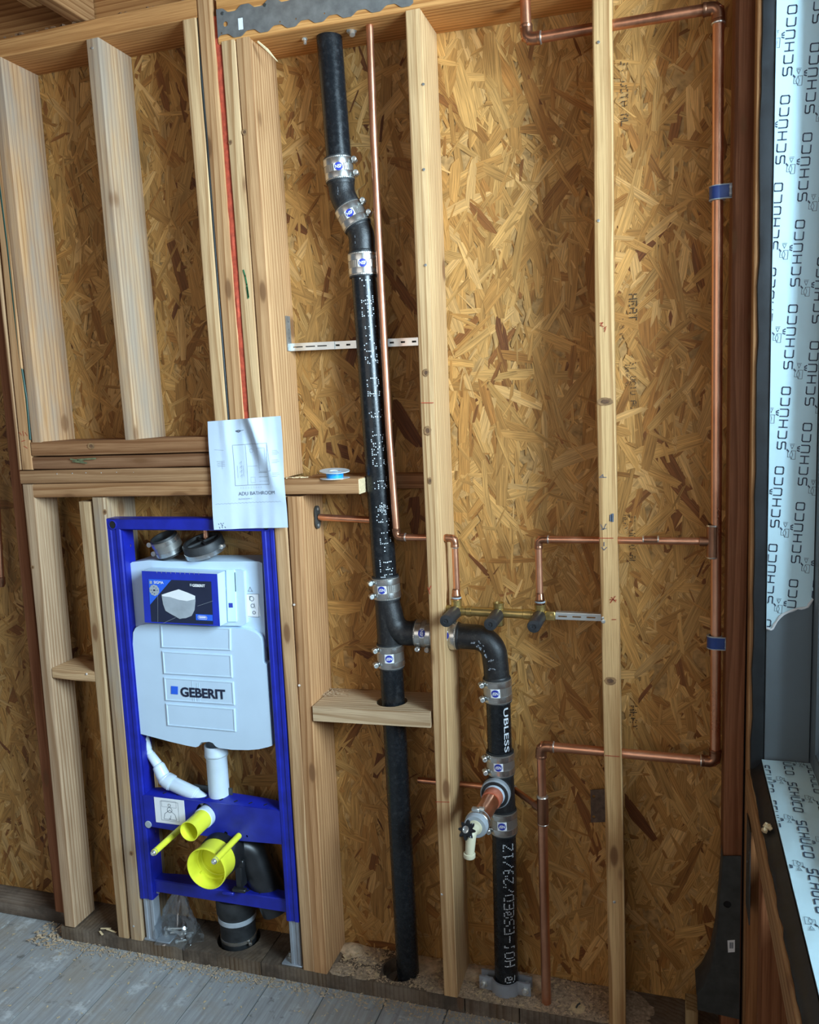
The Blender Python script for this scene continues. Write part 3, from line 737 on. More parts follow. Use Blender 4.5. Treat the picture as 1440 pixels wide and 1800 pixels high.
def coupling(parent, lo, hi, lrot=0.0, side=1, du=0.0, lab=True, paper=True, r=None, scr=0.30):
    lo, hi = Vector(lo), Vector(hi); ax = (hi - lo).normalized(); L = (hi - lo).length; c = (lo + hi) / 2
    r = r or RP + 0.0042
    b = MB(); u = ax.orthogonal().normalized(); w = ax.cross(u); vs = []; fs = []; n = 96
    for hgt in (0.001, L - 0.001):
        for k in range(n):
            rr = r + (0.0005 if k % 2 else 0.0); a = 2 * math.pi * k / n
            vs.append(lo + ax * hgt + (u * math.cos(a) + w * math.sin(a)) * rr)
    for k in range(n): fs.append((k, (k + 1) % n, n + (k + 1) % n, n + k))
    b.add(vs, fs); co = b.build('coupling', 'shield', parent, angle=5)
    b = MB(); b.lathe(lo, ax, [(RP, -.0025), (r - .0008, -.0025), (r - .0008, L + .0025), (RP, L + .0025)], 32); b.build('gasket', 'rubber', co)
    f = cyl_fn(c, ax, r); fwd = (Vector(CAM) - c); fwd = (fwd - ax * fwd.dot(ax)).normalized(); s = ax.cross(fwd)
    for t in (0.011, L - 0.011):
        b = MB(); b.lathe(lo + ax * (t - .0075), ax, [(r + .0002, 0), (r + .0014, .0006), (r + .0019, .0075), (r + .0014, .0144), (r + .0002, .015)], 40)
        b.build('clamp_band', 'stainless', co)
        # worm screw housing at the side
        dr = (s * side * math.cos(scr) + fwd * math.sin(scr)).normalized(); tg = ax.cross(dr)
        p = lo + ax * t + dr * (r + .0045)
        b = MB(); R = Matrix((dr, tg, ax)).transposed(); b.box(p, (.006, .017, .013), R, .0015); b.build('screw_housing', 'stainless', co)
        b = MB(); q = p + dr * .0055 - tg * .012
        if (tg).dot(fwd) > 0: q = p + dr * .0055 + tg * .012; tg2 = tg
        else: tg2 = -tg
        b.lathe(p + dr * .005 - tg2 * .004, tg2, [(0, 0), (.0042, 0), (.0042, .014), (.0062, .0142), (.0062, .0185), (.0045, .0195), (.004, .0185), (0, .0185)], 12); b.build('screw', 'zinc_bright', co)
    if lab:
        fn = cyl_fn(c, ax, r, du, lrot)
        if paper:
            b = MB(); patch(b, fn, .0225, .0225, .0011); b.build('label', 'white_print', co, smooth=False)
        b = MB(); n = 24; vs = [fn(0, 0, .0015)] + [fn(.0094 * math.cos(2 * math.pi * k / n), .0094 * math.sin(2 * math.pi * k / n), .0016) for k in range(n)]
        b.add(vs, [(0, k + 1, (k + 1) % n + 1) for k in range(n)]); b.build('emblem', 'logo_blue', co, smooth=False)
        b = MB(); text_on(b, 'NSF', lambda x, y: fn(x, y, .0021), width=.0145, height=.0078, offset=.02)
        b.build('lettering', 'white_print', co, smooth=False)
    return co
YP = 0.060
def P(x, y, Y=YP): return at(x, y, Y)
def pipe(parent, a, b_, name='pipe', mat='cast_iron', r=RP, hub0=False, hub1=False):
    b = MB(); a, b_ = Vector(a), Vector(b_); L = (b_ - a).length; pr = [(0, 0), (r, 0)]
    n = max(2, int(L / .1))
    pr += [(r, L * i / n) for i in range(1, n)] + [(r, L), (0, L)]
    b.lathe(a, b_ - a, pr, 32); return b.build(name, mat, parent)
vs_ = empty('vent_stack', P(717, 1735), 'tall black cast iron vent stack offset with elbows and steel couplings, left of centre stud', 'pipe')
pA = P(577, 46); pB = P(590.5, 268); pC1, pC2 = P(593.5, 280), P(599, 320)
# upper length with its short rim under the plate
pipe(vs_, pC2, pA + (pA - pB).normalized() * .02)
b = MB(); b.lathe(pA, (pB - pA), [(RP, -.012), (RP + .0025, -.012), (RP + .003, .004), (RP + .001, .010), (RP, .011)], 32); b.build('hub_rim', 'cast_iron', vs_)
coupling(vs_, pC2, pC1, 0, 1)
def elbow(parent, pts, rad, r=RP + .0012, mat='cast_fitting', marks=None):
    b = MB(); path = fillet(pts, rad, 10); b.tube(path, r, 28)
    for e, o in ((path[0], path[1]), (path[-1], path[-2])):
        d = (o - e).normalized(); b.lathe(e, d, [(r, -.001), (r + .0012, 0), (r + .0012, .006), (r, .008)], 28)
    return b.build('elbow', mat, parent)
q0, q1, q2, q3 = P(599.5, 323), P(603, 348), P(624, 386), P(0, 0)
cA, cB = P(611.5, 364), P(629.5, 399)           # tilted coupling
dirT = (cB - cA).normalized()
m0 = P(602, 343); elbow(vs_, [P(599.5, 321), m0, cA + dirT * .004], .055)
coupling(vs_, cB, cA, 0, 1, du=-.002)
m1 = P(636, 414); elbow(vs_, [cB - dirT * .004, m1, P(637, 446)], .055)
coupling(vs_, P(639.5, 486), P(636.5, 446), 0, 1)
lo4 = P(681, 1051)
pipe(vs_, P(677, 1014), P(639.5, 484))
coupling(vs_, lo4, P(677.5, 1013), 180, -1, du=-.012)
t1 = P(686, 1132)
pipe(vs_, P(686, 1134), P(680.5, 1048), 'tee', 'cast_fitting', RP + .0015)
coupling(vs_, P(688, 1171), P(685.5, 1131), 180, -1, du=-.004)
pipe(vs_, P(719.5, 1745), P(688, 1169))
# sweep of the tee to the right
b = MB(); path = fillet([P(682.5, 1060) + Vector((0, -.001, 0)), P(684, 1112) + Vector((.018, -.001, 0)), P(742, 1113.5)], .075, 12); b.tube(path, RP + .0008, 28); b.build('tee_branch', 'cast_fitting', vs_)
# cast marks on the fittings (raised lettering)
def cast_marks(parent, c, ax, rows, h, r=RP + .0016, name='cast_mark', rotd=0):
    b = MB(); fn = cyl_fn(c, ax, r, 0, rotd)
    for i, s in enumerate(rows):
        dots(b, s, lambda x, y, i=i, s=s: fn(x - len(s) * h / 7 * 3, y + (len(rows) / 2 - i - .8) * h * 1.5, .0006), h, .25, .9)
    b.build(name, 'gray_leg', parent, smooth=False)
cast_marks(vs_, P(598, 341), (0, 0, 1), ['112', '2 9', 'USA'], .0045); cast_marks(vs_, P(628, 425), (0, 0, 1), ['112', '0 2', '1 2'], .0045)
# worn white stencilling down the long pipe
def stencil(parent, s, a, b_, h, drop, du=0.0, r=RP, down=True, size=.75, mat='paint_print', sx=1.0):
    a, b_ = Vector(a), Vector(b_); ax = (b_ - a).normalized(); mb = MB(); px = h / 7
    f = cyl_fn(a, ax if ax.z > 0 else -ax, r); sg = 1 if ax.z > 0 else -1
    # text runs from a to b_; tops of letters to the left when rising, to the right when falling
    dots(mb, s, lambda x, y: f(-sg * (y - h / 2) + du, sg * x, .0010), h, drop, size, 6, sx)
    mb.build('stencilling', mat, parent, smooth=False)['kind'] = 'stuff'
stencil(vs_, '5T- LO@ 5 OBC T ID 2C- E@ OT', P(676.7, 1010), P(640.1, 492), .032, .42, du=.002, size=.55)
stencil(vs_, 'D- E 1* 3LC BT @ E -2 3I 5 CH', P(676.4, 1006), P(640, 490), .030, .66, du=.006, size=.5)

# branch drain right of the centre stud
dr = empty('drain_branch', P(889, 1745), 'black cast iron drain branch curving down right of centre stud, lettered in white', 'pipe')
coupling(dr, P(732, 1112.5), P(764, 1115), 0, 1, du=0.0, scr=.2)
coupling(dr, P(772, 1115), P(806, 1117.5), 0, -1, du=0.002, scr=.2)
pipe(dr, P(760, 1115), P(776, 1116))
e0 = P(804, 1117.5); elbow(dr, [e0, P(867, 1122), P(874, 1193)], .088)
for i, (x, y) in enumerate([(830, 1130), (843, 1139), (853, 1150), (862, 1163), (865, 1177), (846, 1131)]):
    b = MB(); p = at(x, y, YP - RP - .001); rr = Matrix.Rotation(.8 * i, 3, 'Y'); g = random.Random(i)
    for k in range(5): b.box(p + rr @ Vector((g.uniform(-.008, .008), .001, g.uniform(-.003, .003))), (.004, .003, .0018), rr)
    b.build('cast_mark', 'gray_leg', dr, smooth=False)
coupling(dr, P(876, 1231), P(873.5, 1191), 180, -1, du=-.006)
pipe(dr, P(879, 1322), P(876, 1229))
coupling(dr, P(881, 1358), P(879, 1320), 180, -1, du=-.006)
pipe(dr, P(885, 1424), P(881, 1356), 'tee', 'cast_fitting', RP + .001)
coupling(dr, P(886, 1461), P(884, 1421), 180, -1, du=-.004)
pipe(dr, atZ(891, 1752, ZP + .001).lerp(P(891, 1752), 1.0), P(886, 1459))
# big solid letters on the short pipe, dot stencil on the lower one
a, b_ = P(876.5, 1233), P(879, 1320); ax = (a - b_).normalized(); f = cyl_fn((a + b_) / 2, ax, RP); mb = MB()
text_on(mb, 'UBLESS', lambda x, y: f(y + .018, -x, .0006), width=.112, height=.0135, offset=.012); mb.build('stencilling', 'paint_print', dr, smooth=False)
stencil(dr, '@ HOI-ES@ED/29/1Z', P(890.3, 1713), P(886, 1463), .0285, .08, du=.008, size=.70, sx=P(890.3, 1713).__sub__(P(886, 1470)).length / (17 * 6 * .0285 / 7))
# hub of the open tee
hub = P(874, 1388, YP - .02); AY = Vector((0, -1, 0))
b = MB(); b.lathe(hub, AY, [(.030, 0), (.0345, .004), (.0365, .012), (.0365, .026), (.033, .029), (.028, .026), (.028, .0)], 32); b.build('tee_hub', 'ring_gray', dr)
b = MB(); b.lathe(hub + AY * .0292, AY, [(.0335, 0), (.0325, .002), (.026, .002), (.026, -.004)], 32); b.build('gasket', 'rubber', dr)
b = MB(); b.lathe(hub, AY, [(.0360, .0), (.0372, .004), (.0372, .012), (.036, .014)], 32); b.build('gasket', 'rubber', dr)

# copper stub with a rubber test cap and a plastic spigot
AS = Vector((-.075, -1, .0)).normalized()
tp = hub + AY * .02
ts = empty('test_spigot', tp, 'copper stub with grey clamped cap and ivory spigot on black star handle', 'tap')
b = MB(); b.lathe(tp, AS, [(.026, -.01), (.026, .012), (.0245, .016), (.0, .016)], 28); b.build('sleeve', 'white_part', ts)
b = MB(); b.lathe(tp, AS, [(.0235, 0), (.0238, .017), (.0245, .019), (.0238, .040), (.0225, .043), (.0, .043)], 28); b.build('coupling_collar', 'pipe_pink', ts)
b = MB(); b.lathe(tp, AS, [(.0208, 0), (.0208, .142), (.0, .142)], 28); b.build('stub_pipe', 'copper', ts)
b = MB(); b.lathe(tp + AS * .136, AS, [(.0210, 0), (.0265, .0), (.0275, .003), (.0275, .030), (.025, .034), (.0, .034)], 30); cp = b.build('rubber_cap', 'ring_gray', ts)
b = MB(); b.lathe(tp + AS * .1415, AS, [(.0277, 0), (.0288, .001), (.0288, .012), (.0277, .013)], 30); cb = b.build('clamp_band', 'stainless', ts)
b = MB(); b.box(tp + AS * .1475 + Vector((-.004, 0, .0315)), (.018, .012, .008), bev=.0015); b.lathe(tp + AS * .1475 + Vector((.004, 0, .034)), (1, 0, 0), [(0, 0), (.005, 0), (.005, .012), (0, .012)], 10); b.build('clamp_screw', 'zinc_bright', cb)
fb = tp + AS * .169
b = MB(); b.lathe(fb, AS, [(.017, 0), (.017, .004), (.012, .006), (.012, .020), (.0, .022)], 24)
nz_ = fb + AS * .016
b.tube(fillet([nz_ + Vector((0, .008, 0)), nz_ + AS * .014, nz_ + AS * .018 + Vector((-.004, 0, -.052))], .012, 6), [.0115] * 8 + [.010], 20)
e = nz_ + AS * .018 + Vector((-.004, 0, -.044)); b.lathe(e, (-.05, -.05, -1), [(.0108, 0), (.0135, .001), (.0135, .009), (.012, .011), (.008, .011), (.008, .003), (0, .003)], 22)
b.lathe(nz_ + AS * .006, (-.35, -.75, .55), [(.010, 0), (.0095, .014), (.006, .018), (0, .018)], 18)
b.build('spigot_body', 'ivory_plastic', ts)
hc = nz_ + AS * .006 + Vector((-.35, -.75, .55)).normalized() * .017; hx = Vector((-.35, -.75, .55)).normalized()
b = MB(); u = hx.orthogonal().normalized(); w = hx.cross(u); ring = []
for k in range(48):
    a = 2 * math.pi * k / 48; ring.append((.0175 + .0045 * math.cos(8 * a)) )
vs = []; fs = []
for hgt, sc in ((0, .9), (.002, 1.0), (.008, 1.0), (.010, .9)):
    for k in range(48):
        a = 2 * math.pi * k / 48; vs.append(hc + hx * hgt + (u * math.cos(a) + w * math.sin(a)) * ring[k] * sc)
for i in range(3):
    for k in range(48): fs.append((i * 48 + k, i * 48 + (k + 1) % 48, (i + 1) * 48 + (k + 1) % 48, (i + 1) * 48 + k))
fs.append(tuple(range(47, -1, -1))); fs.append(tuple(range(144, 192))); b.add(vs, fs); hw_ = b.build('star_handle', 'black_plastic', ts)
b = MB(); b.lathe(hc + hx * .010, hx, [(.008, -.001), (.008, .0015), (.0055, .0025), (.005, .001), (0, .001)], 20); b.build('handle_screw', 'zinc_bright', hw_)

# riser clamp at the foot of the branch
cf = P(890, 1745); cz = ZP + .020
rc = empty('riser_clamp', (cf.x, cf.y, ZP), 'grey two-piece riser clamp bolted round the foot of the lettered black pipe', 'pipe clamp')
for sg, nm in ((-1, 'clamp_half'), (1, 'clamp_half')):
    pl = []
    R2 = RP + .003
    for k in range(-8, 9):
        a = k / 8 * math.radians(70); pl.append((R2 * math.sin(a), sg * (R2 * math.cos(a))))
    pl = [(-.066, sg * .010), (-.040, sg * .011)] + pl + [(.040, sg * .011), (.066, sg * .010)]
    b = MB(); vs = []; fs = []
    for i, (x, y) in enumerate(pl):
        dx = pl[min(i + 1, len(pl) - 1)][0] - pl[max(i - 1, 0)][0]; dy = pl[min(i + 1, len(pl) - 1)][1] - pl[max(i - 1, 0)][1]; l = math.hypot(dx, dy); nx_, ny_ = -dy / l, dx / l
        if nx_ * 0 + ny_ * sg < 0: nx_, ny_ = -nx_, -ny_
        for z in (-.017, .017):
            for t in (0, .0055): vs.append((cf.x + x + nx_ * t, cf.y + y + ny_ * t, cz + z))
    for i in range(len(pl) - 1):
        a = i * 4; c = a + 4
        fs += [(a, c, c + 1, a + 1), (a + 2, a + 3, c + 3, c + 2), (a, a + 2, c + 2, c), (a + 1, c + 1, c + 3, a + 3)]
    fs += [(0, 1, 3, 2), tuple((len(pl) - 1) * 4 + i for i in (0, 2, 3, 1))]
    b.add(vs, fs); b.build(nm, 'gray_leg', rc)
for sx in (-.053, .053):
    p = Vector((cf.x + sx, cf.y - .016, cz)); b = MB()
    b.lathe(p, AY, [(0, 0), (.0095, 0), (.0095, .006), (.005, .007), (.005, .016), (0, .017)], 6)
    b.lathe(p + Vector((0, .05, 0)), AY, [(0, 0), (.005, 0), (.005, .05), (0, .05)], 10); b.build('bolt', 'zinc_bright', rc)

# ------------------------------------------------------------------ copper water pipes
def cpipe(parent, pts, r, name='pipe', mat='copper', rad=.02, seg=18):
    b = MB(); b.tube(fillet(pts, rad, 7) if len(pts) > 2 else pts, r, seg); return b.build(name, mat, parent)
def celbow(parent, a, c, d, r, L=.022):
    a, c, d = Vector(a), Vector(c), Vector(d); u = (a - c).normalized(); w = (d - c).normalized()
    b = MB(); path = fillet([c + u * L, c, c + w * L], L * .72, 8); b.tube(path, r * 1.17, 20)
    for q in (u, w): b.lathe(c + q * (L - .001), -q, [(r, -.0012), (r * 1.24, 0), (r * 1.24, .004), (r * 1.17, .006)], 20)
    e = b.build('elbow', 'copper_fitting', parent)
    for q in (w,):
        b = MB(); b.lathe(c + q * (L - .0005), q, [(r, 0), (r * 1.25, .0), (r * 1.2, .0022), (r, .003)], 20); b.build('solder_ring', 'solder', e)
    return e
YC = 0.036
def Q(x, y, Y=YC): return at(x, y, Y)
ca = empty('copper_pipe', Q(803, 1045), 'thin copper pipe running down right beside the tall black stack to the left valve', 'pipe')
r1 = .0085; k0, k1, k2, k3 = Q(649.5, 36), Q(697.5, 944), Q(799, 946), Q(803.5, 1043)
mid = [Q(657, 240), Q(670, 500), Q(684, 760)]
cpipe(ca, [k0] + mid + [k1 + Vector((0, 0, .02))], r1, rad=.5)
celbow(ca, mid[2], k1, k2, r1); cpipe(ca, [k1, k2], .0080); celbow(ca, k1, k2, k3, .0080); cpipe(ca, [k2, k3], .0080)
cr_ = empty('copper_riser', Q(957, 1770), 'thick copper riser in the right bay with branches crossing the right stud to the valve', 'pipe')
r2 = .0112; r3 = .0080; YR = YC
u0, u1, u2 = Q(922, -40), Q(926, 70), Q(1263, 13)
w1, w2, w3, w4 = Q(1257.5, 1339), Q(951, 1311), Q(953, 1400), Q(961, 1772)
cpipe(cr_, [u0, u1], r2); celbow(cr_, u0, u1, u2, r2, .03); cpipe(cr_, [u1, u2], r2, mat='copper_dull'); celbow(cr_, u1, u2, w1, r2, .03)
cpipe(cr_, [u2, w1], r2); celbow(cr_, u2, w1, w2, r2, .03)
cpipe(cr_, [w1, w2], r2); celbow(cr_, w4, w2, w1, r2, .03); cpipe(cr_, [w2, w3], r2 * .92)
w4 = Vector((w4.x, w4.y, ZP - .01)); cpipe(cr_, [w3, w4], r2 * 1.05)
def ctee(parent, c, ax, br, r, L=.034):
    c = Vector(c); ax = Vector(ax).normalized(); br = Vector(br).normalized(); b = MB()
    b.lathe(c - ax * L, ax, [(r, -.001), (r * 1.22, 0), (r * 1.22, 2 * L), (r, 2 * L + .001)], 22)
    b.lathe(c, br, [(r * .9, 0), (r * .95, .028), (r * .8, .029)], 18); t = b.build('tee', 'copper_fitting', parent)
    for s in (-1, 1):
        b = MB(); b.lathe(c + ax * (s * L), ax * s, [(r * 1.2, -.001), (r * 1.26, 0), (r * 1.15, .003), (r, .0035)], 22); b.build('solder_ring', 'solder', t)
tm = Q(1253.5, 952); ctee(cr_, tm, (0, 0, 1), (-1, 0, 0), r2)
v1, v2 = Q(946.5, 948), Q(949, 1047)
cpipe(cr_, [tm, v1], r3); celbow(cr_, v2, v1, tm, r3); cpipe(cr_, [v1, v2], r3)
for x in (1131, 1157):
    b = MB(); p = Q(x, 948.5); b.lathe(p, (1, 0, 0), [(r3, -.002), (r3 * 1.12, -.001), (r3 * 1.12, .001), (r3, .002)], 18); b.build('solder_ring', 'solder', cr_)
b = MB(); b.lathe(Q(1144, 949) - Vector((.015, 0, 0)), (1, 0, 0), [(r3, 0), (r3 * 1.1, .001), (r3 * 1.1, .029), (r3, .03)], 18); b.build('sleeve', 'copper_fitting', cr_)
tl = Q(954.5, 1424); bk = Q(903, 1387, .098)
ctee(cr_, tl, w4 - w3, bk - tl, r2); cpipe(cr_, [tl, bk], r3, mat='copper_dull')
b = MB(); b.lathe(w3.lerp(tl, .0), (w3 - w4), [(r2, -.004), (r2 * 1.22, -.002), (r2 * 1.2, .002), (r2 * .92, .004)], 20); b.build('solder_ring', 'solder', cr_)
b = MB(); b.lathe(bk, bk - tl, [(r3, -.004), (r3 * 1.3, -.002), (r3 * 1.3, .002), (r3, .003)], 18); b.build('solder_ring', 'solder', cr_)
cpipe(cr_, [bk, Q(880, 1385, .103), Q(735, 1371, .103)], r3 * .95, mat='copper_dull', rad=.01)
# short stub with ear strap on the stud face, and the pipe behind the toilet tank
cs = empty('copper_stub', Q(565, 910, .08), 'short horizontal copper stub strapped to the stud behind the black stack', 'pipe')
s0, s1 = Q(561, 909, .085), Q(668, 915, .085); cpipe(cs, [s0, s1], .0085)
b = MB(); b.lathe(s1 - Vector((.02, 0, 0)), (1, 0, 0), [(.0085, 0), (.0103, .001), (.0103, .02), (.0085, .021)], 16); b.build('sleeve', 'copper_fitting', cs)
px_ = at(559, 910, .085).x
b = MB(); b.slab([(.0 + .018 * math.cos(a) * (1 + .5 * abs(math.sin(a))), .030 * math.sin(a)) for a in np.linspace(0, 2 * math.pi, 25)[:-1]], [], lambda u, v, t: (px_ + t, .085 + u * .75, s0.z + v), -.003, .001)
ef = b.build('ear_flange', 'galv_dark', cs)
for s in (-1, 1):
    b = MB(); b.lathe((px_ + .001, .085, s0.z + s * .021), (1, 0, 0), [(0, .002), (.004, .001), (.0045, -.001)], 10); b.build('screw', 'zinc_bright', ef)
ct_ = empty('copper_pipe', Q(363, 965, .09), 'short upright copper pipe end behind the blue top rail of the frame', 'pipe')
cpipe(ct_, [Q(361, 905, .09), Q(364.5, 990, .09)], .0075)
cl_ = empty('copper_pipe', Q(2, 1030, .1), 'copper pipe with capped end at the far left edge of the wall', 'pipe')
l0, l1 = Q(-8, 850, .09), Q(2, 1022, .09); cpipe(cl_, [l0, l1], .0095, mat='copper_dull')
b = MB(); d_ = (l1 - l0).normalized(); b.lathe(l1 - d_ * .012, d_, [(.0095, -.002), (.0118, 0), (.0118, .02), (.008, .028), (0, .03)], 18); b.build('end_cap', 'copper_fitting', cl_)
# blue hanger straps on the riser
for (x, y), lb in (((1261, 340), 'blue pipe strap high on the copper riser'), ((1256, 1128), 'blue pipe strap low on the copper riser above the bottom elbow')):
    c = Q(x, y, YR); st = empty('pipe_strap', c, lb, 'strap', 'blue straps holding the copper riser')
    b = MB(); b.lathe(c - Vector((0, 0, .013)), (0, 0, 1), [(r2 + .0005, 0), (r2 + .0045, .0005), (r2 + .0045, .0255), (r2 + .0005, .026)], 24)
    xe = 0.117; b.box(((c.x + xe) / 2 + .004, c.y - r2 - .002, c.z), (xe - c.x + .004, .004, .026), bev=.001); b.build('band', 'strap_blue', st)
    for s in (-1, 1):
        b = MB(); b.lathe(c + Vector((0, 0, s * .0135)), (0, 0, s), [(r2 + .0004, -.001), (r2 + .0052, -.001), (r2 + .0052, .0008), (r2 + .0004, .001)], 24); b.box(((c.x + xe) / 2 + .006, c.y - r2 - .0025, c.z + s * .0135), (xe - c.x + .002, .0045, .002)); b.build('rim', 'ring_gray', st)
    b = MB(); b.box((xe - .001, c.y - r2 - .004, c.z), (.005, .012, .024), bev=.001)
    for s in (-1, 1): b.lathe((xe - .001, c.y - r2 - .009, c.z + s * .006), AY, [(0, 0), (.0035, 0), (.0035, .003), (0, .004)], 8)
    b.build('nail_tab', 'gray_leg', st)

# ------------------------------------------------------------------ brass valve
YV = 0.030
vv = empty('shower_valve', Q(875, 1080, YV), 'brass three-port valve body with three black protective caps between the studs', 'valve')
c1, c2, c3 = Q(803, 1073, YV), Q(877, 1078, YV), Q(950, 1081, YV)
b = MB(); b.tube([c1, c3], .0112, 22); b.lathe(c1.lerp(c3, .12), c3 - c1, [(.0112, 0), (.0132, .001), (.0132, .012), (.0112, .013)], 22); b.lathe(c1.lerp(c3, .15), c3 - c1, [(.0112, 0), (.0125, .001), (.0125, .004), (.0112, .005)], 22)
b.lathe(c1.lerp(c3, .80), c3 - c1, [(.0112, 0), (.0128, .001), (.0128, .02), (.0112, .021)], 22)
b.build('manifold', 'brass', vv)
for c, up, dn in ((c1, .028, .014), (c2, .026, .030), (c3, .026, .014)):
    b = MB(); b.lathe(c - Vector((0, 0, dn)), (0, 0, 1), [(0, 0), (.011, 0), (.0128, .002), (.0128, dn + up - .004), (.0138, dn + up - .003), (.0138, dn + up), (.0105, dn + up), (.0100, dn + up - .006), (0, dn + up - .006)], 24)
    b.lathe(c + AY * .004, AY, [(.0128, 0), (.0135, .012), (.0115, .016), (.0115, .024), (0, .024)], 22); b.build('valve_port', 'brass', vv)
for c, dx, dz in ((c1, -.003, .002), (c2, -.001, -.001), (c3, -.001, -.004)):
    b = MB(); d = Vector((dx * 4, -1, dz * 2)).normalized(); b.lathe(c + AY * .018, d, [(.0145, 0), (.0158, .003), (.0150, .078), (.0138, .082), (.0060, .083), (.0052, .081), (.002, .081), (.0015, .0835), (0, .0835)], 26); b.build('valve_cap', 'cap_plastic', vv)
for c in (c1, c3):
    b = MB(); a = c + Vector((0, 0, .026)); b.lathe(a, (0, 0, 1), [(.0105, 0), (.0115, .001), (.0115, .006), (.0100, .007), (.0108, .009), (.0108, .013), (.0095, .016), (.0090, .024), (.0080, .026)], 20); un = b.build('union_nut', 'copper_fitting', vv)
    b = MB(); b.lathe(a + Vector((0, 0, .004)), (0, 0, 1), [(.0112, 0), (.0122, .0005), (.0122, .003), (.011, .0036)], 20); b.build('seal_ring', 'ring_gray', un)
# mounting bars to the studs
b = MB(); x0_ = c3.x + .012; zb_ = c3.z
b.box((x0_ + .012, YV - .004, zb_), (.024, .008, .022), bev=.002); b.lathe((x0_ + .014, YV - .008, zb_), AY, [(0, 0), (.005, 0), (.005, .003), (0, .004)], 12); b.build('lug', 'brass', vv)
xe_ = at(1057, 1084, .01).x
b = MB(); sl = [[(x, zb_ - .0016), (x + .020, zb_ - .0016), (x + .020, zb_ + .0016), (x, zb_ + .0016)] for x in np.linspace(x0_ + .030, xe_ - .034, 3)]
b.slab([(x0_ + .024, zb_ - .0075), (xe_, zb_ - .0075), (xe_, zb_ + .0075), (x0_ + .024, zb_ + .0075)], sl, lambda u, v, t: (u, YV - .006 + t, v), 0, .003)
b.box(((x0_ + .024 + xe_) / 2, YV + .004, zb_ + .0072), (xe_ - x0_ - .024, .016, .0025)); b.build('mounting_bar', 'zinc_bright', vv)
b = MB(); b.lathe(at(1061, 1092, -.001), AY, [(0, .004), (.0045, .003), (.005, 0), (.0, -.004)], 10); b.lathe(at(1060, 1086, -.001), AY, [(0, .003), (.003, .002), (.003, 0)], 8); b.build('mounting_screw', 'zinc_bright', vv)
b = MB(); b.box((c1.x - .026, YV - .001, c1.z + .004), (.030, .005, .018), bev=.001); b.lathe((c1.x - .024, YV - .004, c1.z + .006), AY, [(0, 0), (.005, 0), (.005, .003), (0, .004)], 10); b.build('lug', 'brass', vv)

# ------------------------------------------------------------------ slotted bracket between the studs
YB = .104; ba, bb = at(506, 611, YB), at(742, 600, YB)
_a, _b = at(415.5, 90), at(462, 735); ba.x = _a.x + (_b.x - _a.x) * (ba.z - _a.z) / (_b.z - _a.z) + .0400
sb_ = empty('slotted_bracket', ba, 'slim slotted metal bracket bar crossing behind the black stack to the centre stud', 'bracket')
bb.x = XC - .001; hb = .0095; Lb = (bb - ba); sx = Lb.x
def barfn(u, v, t): return (ba.x + u, YB + t, ba.z + v + (bb.z - ba.z) * u / sx)
x_ov = sx * .30
sl = [[(x, -.0014), (x + .026, -.0014), (x + .026, .0014), (x, .0014)] for x in (.008, .042, .074)]
b = MB(); b.slab([(0, -hb), (x_ov + .01, -hb), (x_ov + .01, hb), (0, hb)], sl, barfn, -.003, -.0015); b.build('end_bar', 'zinc_bright', sb_, smooth=False)
sl = [[(x, -.0022), (x + .011, -.0022), (x + .011, .0022), (x, .0022)] for x in np.arange(x_ov + .012, sx - .02, .0285)]
b = MB(); b.slab([(x_ov, -hb), (sx, -hb), (sx, hb), (x_ov, hb)], sl, barfn, 0, .0015); b.build('slotted_bar', 'zinc_bright', sb_, smooth=False)
b = MB(); b.slab([(x_ov - .1, -hb * .8), (sx, -hb * .8), (sx, hb * .8), (x_ov - .1, hb * .8)], [], barfn, .010, .011); b.build('bar_back', 'galv_dark', sb_, smooth=False)
xl_ = ba.x; zt_ = at(498, 557, YB).z
b = MB(); b.slab([(YB - .020, ba.z - hb), (YB + .002, ba.z - hb), (YB + .002, zt_), (YB - .020, zt_)], [circ(YB - .009, zt_ - d, .0025, 10) for d in (.014, .034, .055)], lambda u, v, t: (xl_ + t - .0012 * (v - ba.z) * 0, u, v), -.0015, .0015)
b.build('end_leaf', 'galvanized', sb_, smooth=False)

# ------------------------------------------------------------------ nail plate across the top plate
YN = -.0016; n0 = at(382, 43, YN); n1 = at(640, 3, YN); n2 = at(726, -10, YN)
npz = empty('nail_plate', n0, 'grey galvanised strap plate with scalloped edges nailed across the notched top plate', 'strap plate')
out = []; Ls = n2.x - n0.x; zlo = n0.z - .030; zhi = n0.z + .027
for i in range(113):
    t = i / 112; out.append((n0.x + Ls * t, zlo + .0052 * max(-.6, min(.6, math.sin(t * math.pi * 14))) / .6 - .004 * t))
for i in range(112, -1, -1):
    t = i / 112; out.append((n0.x + Ls * t, zhi + .0052 * max(-.6, min(.6, math.sin(t * math.pi * 14 + 1))) / .6 - .004 * t))
hl = [circ(n0.x + .022, n0.z - .003, .0058, 14)] + [circ(n0.x + x, zlo + .009, .002, 8) for x in (.01, .06, .16, .20, .27)]
b = MB(); b.slab(out, hl, XZ(YN), -.0012, 0); b.build('plate', 'galvanized', npz, smooth=False)
b = MB(); b.box(at(423, 42, YN - .0014), (.0115, .0006, .025)); b.build('label', 'white_print', npz, smooth=False)
for x in (.016, .125, .24, .30):
    b = MB(); b.lathe((n0.x + x, YN - .0012, n0.z + .021), AY, [(.0042, 0), (.0038, .0012), (0, .0018)], 10); b.build('nail_head', 'galv_dark', npz)
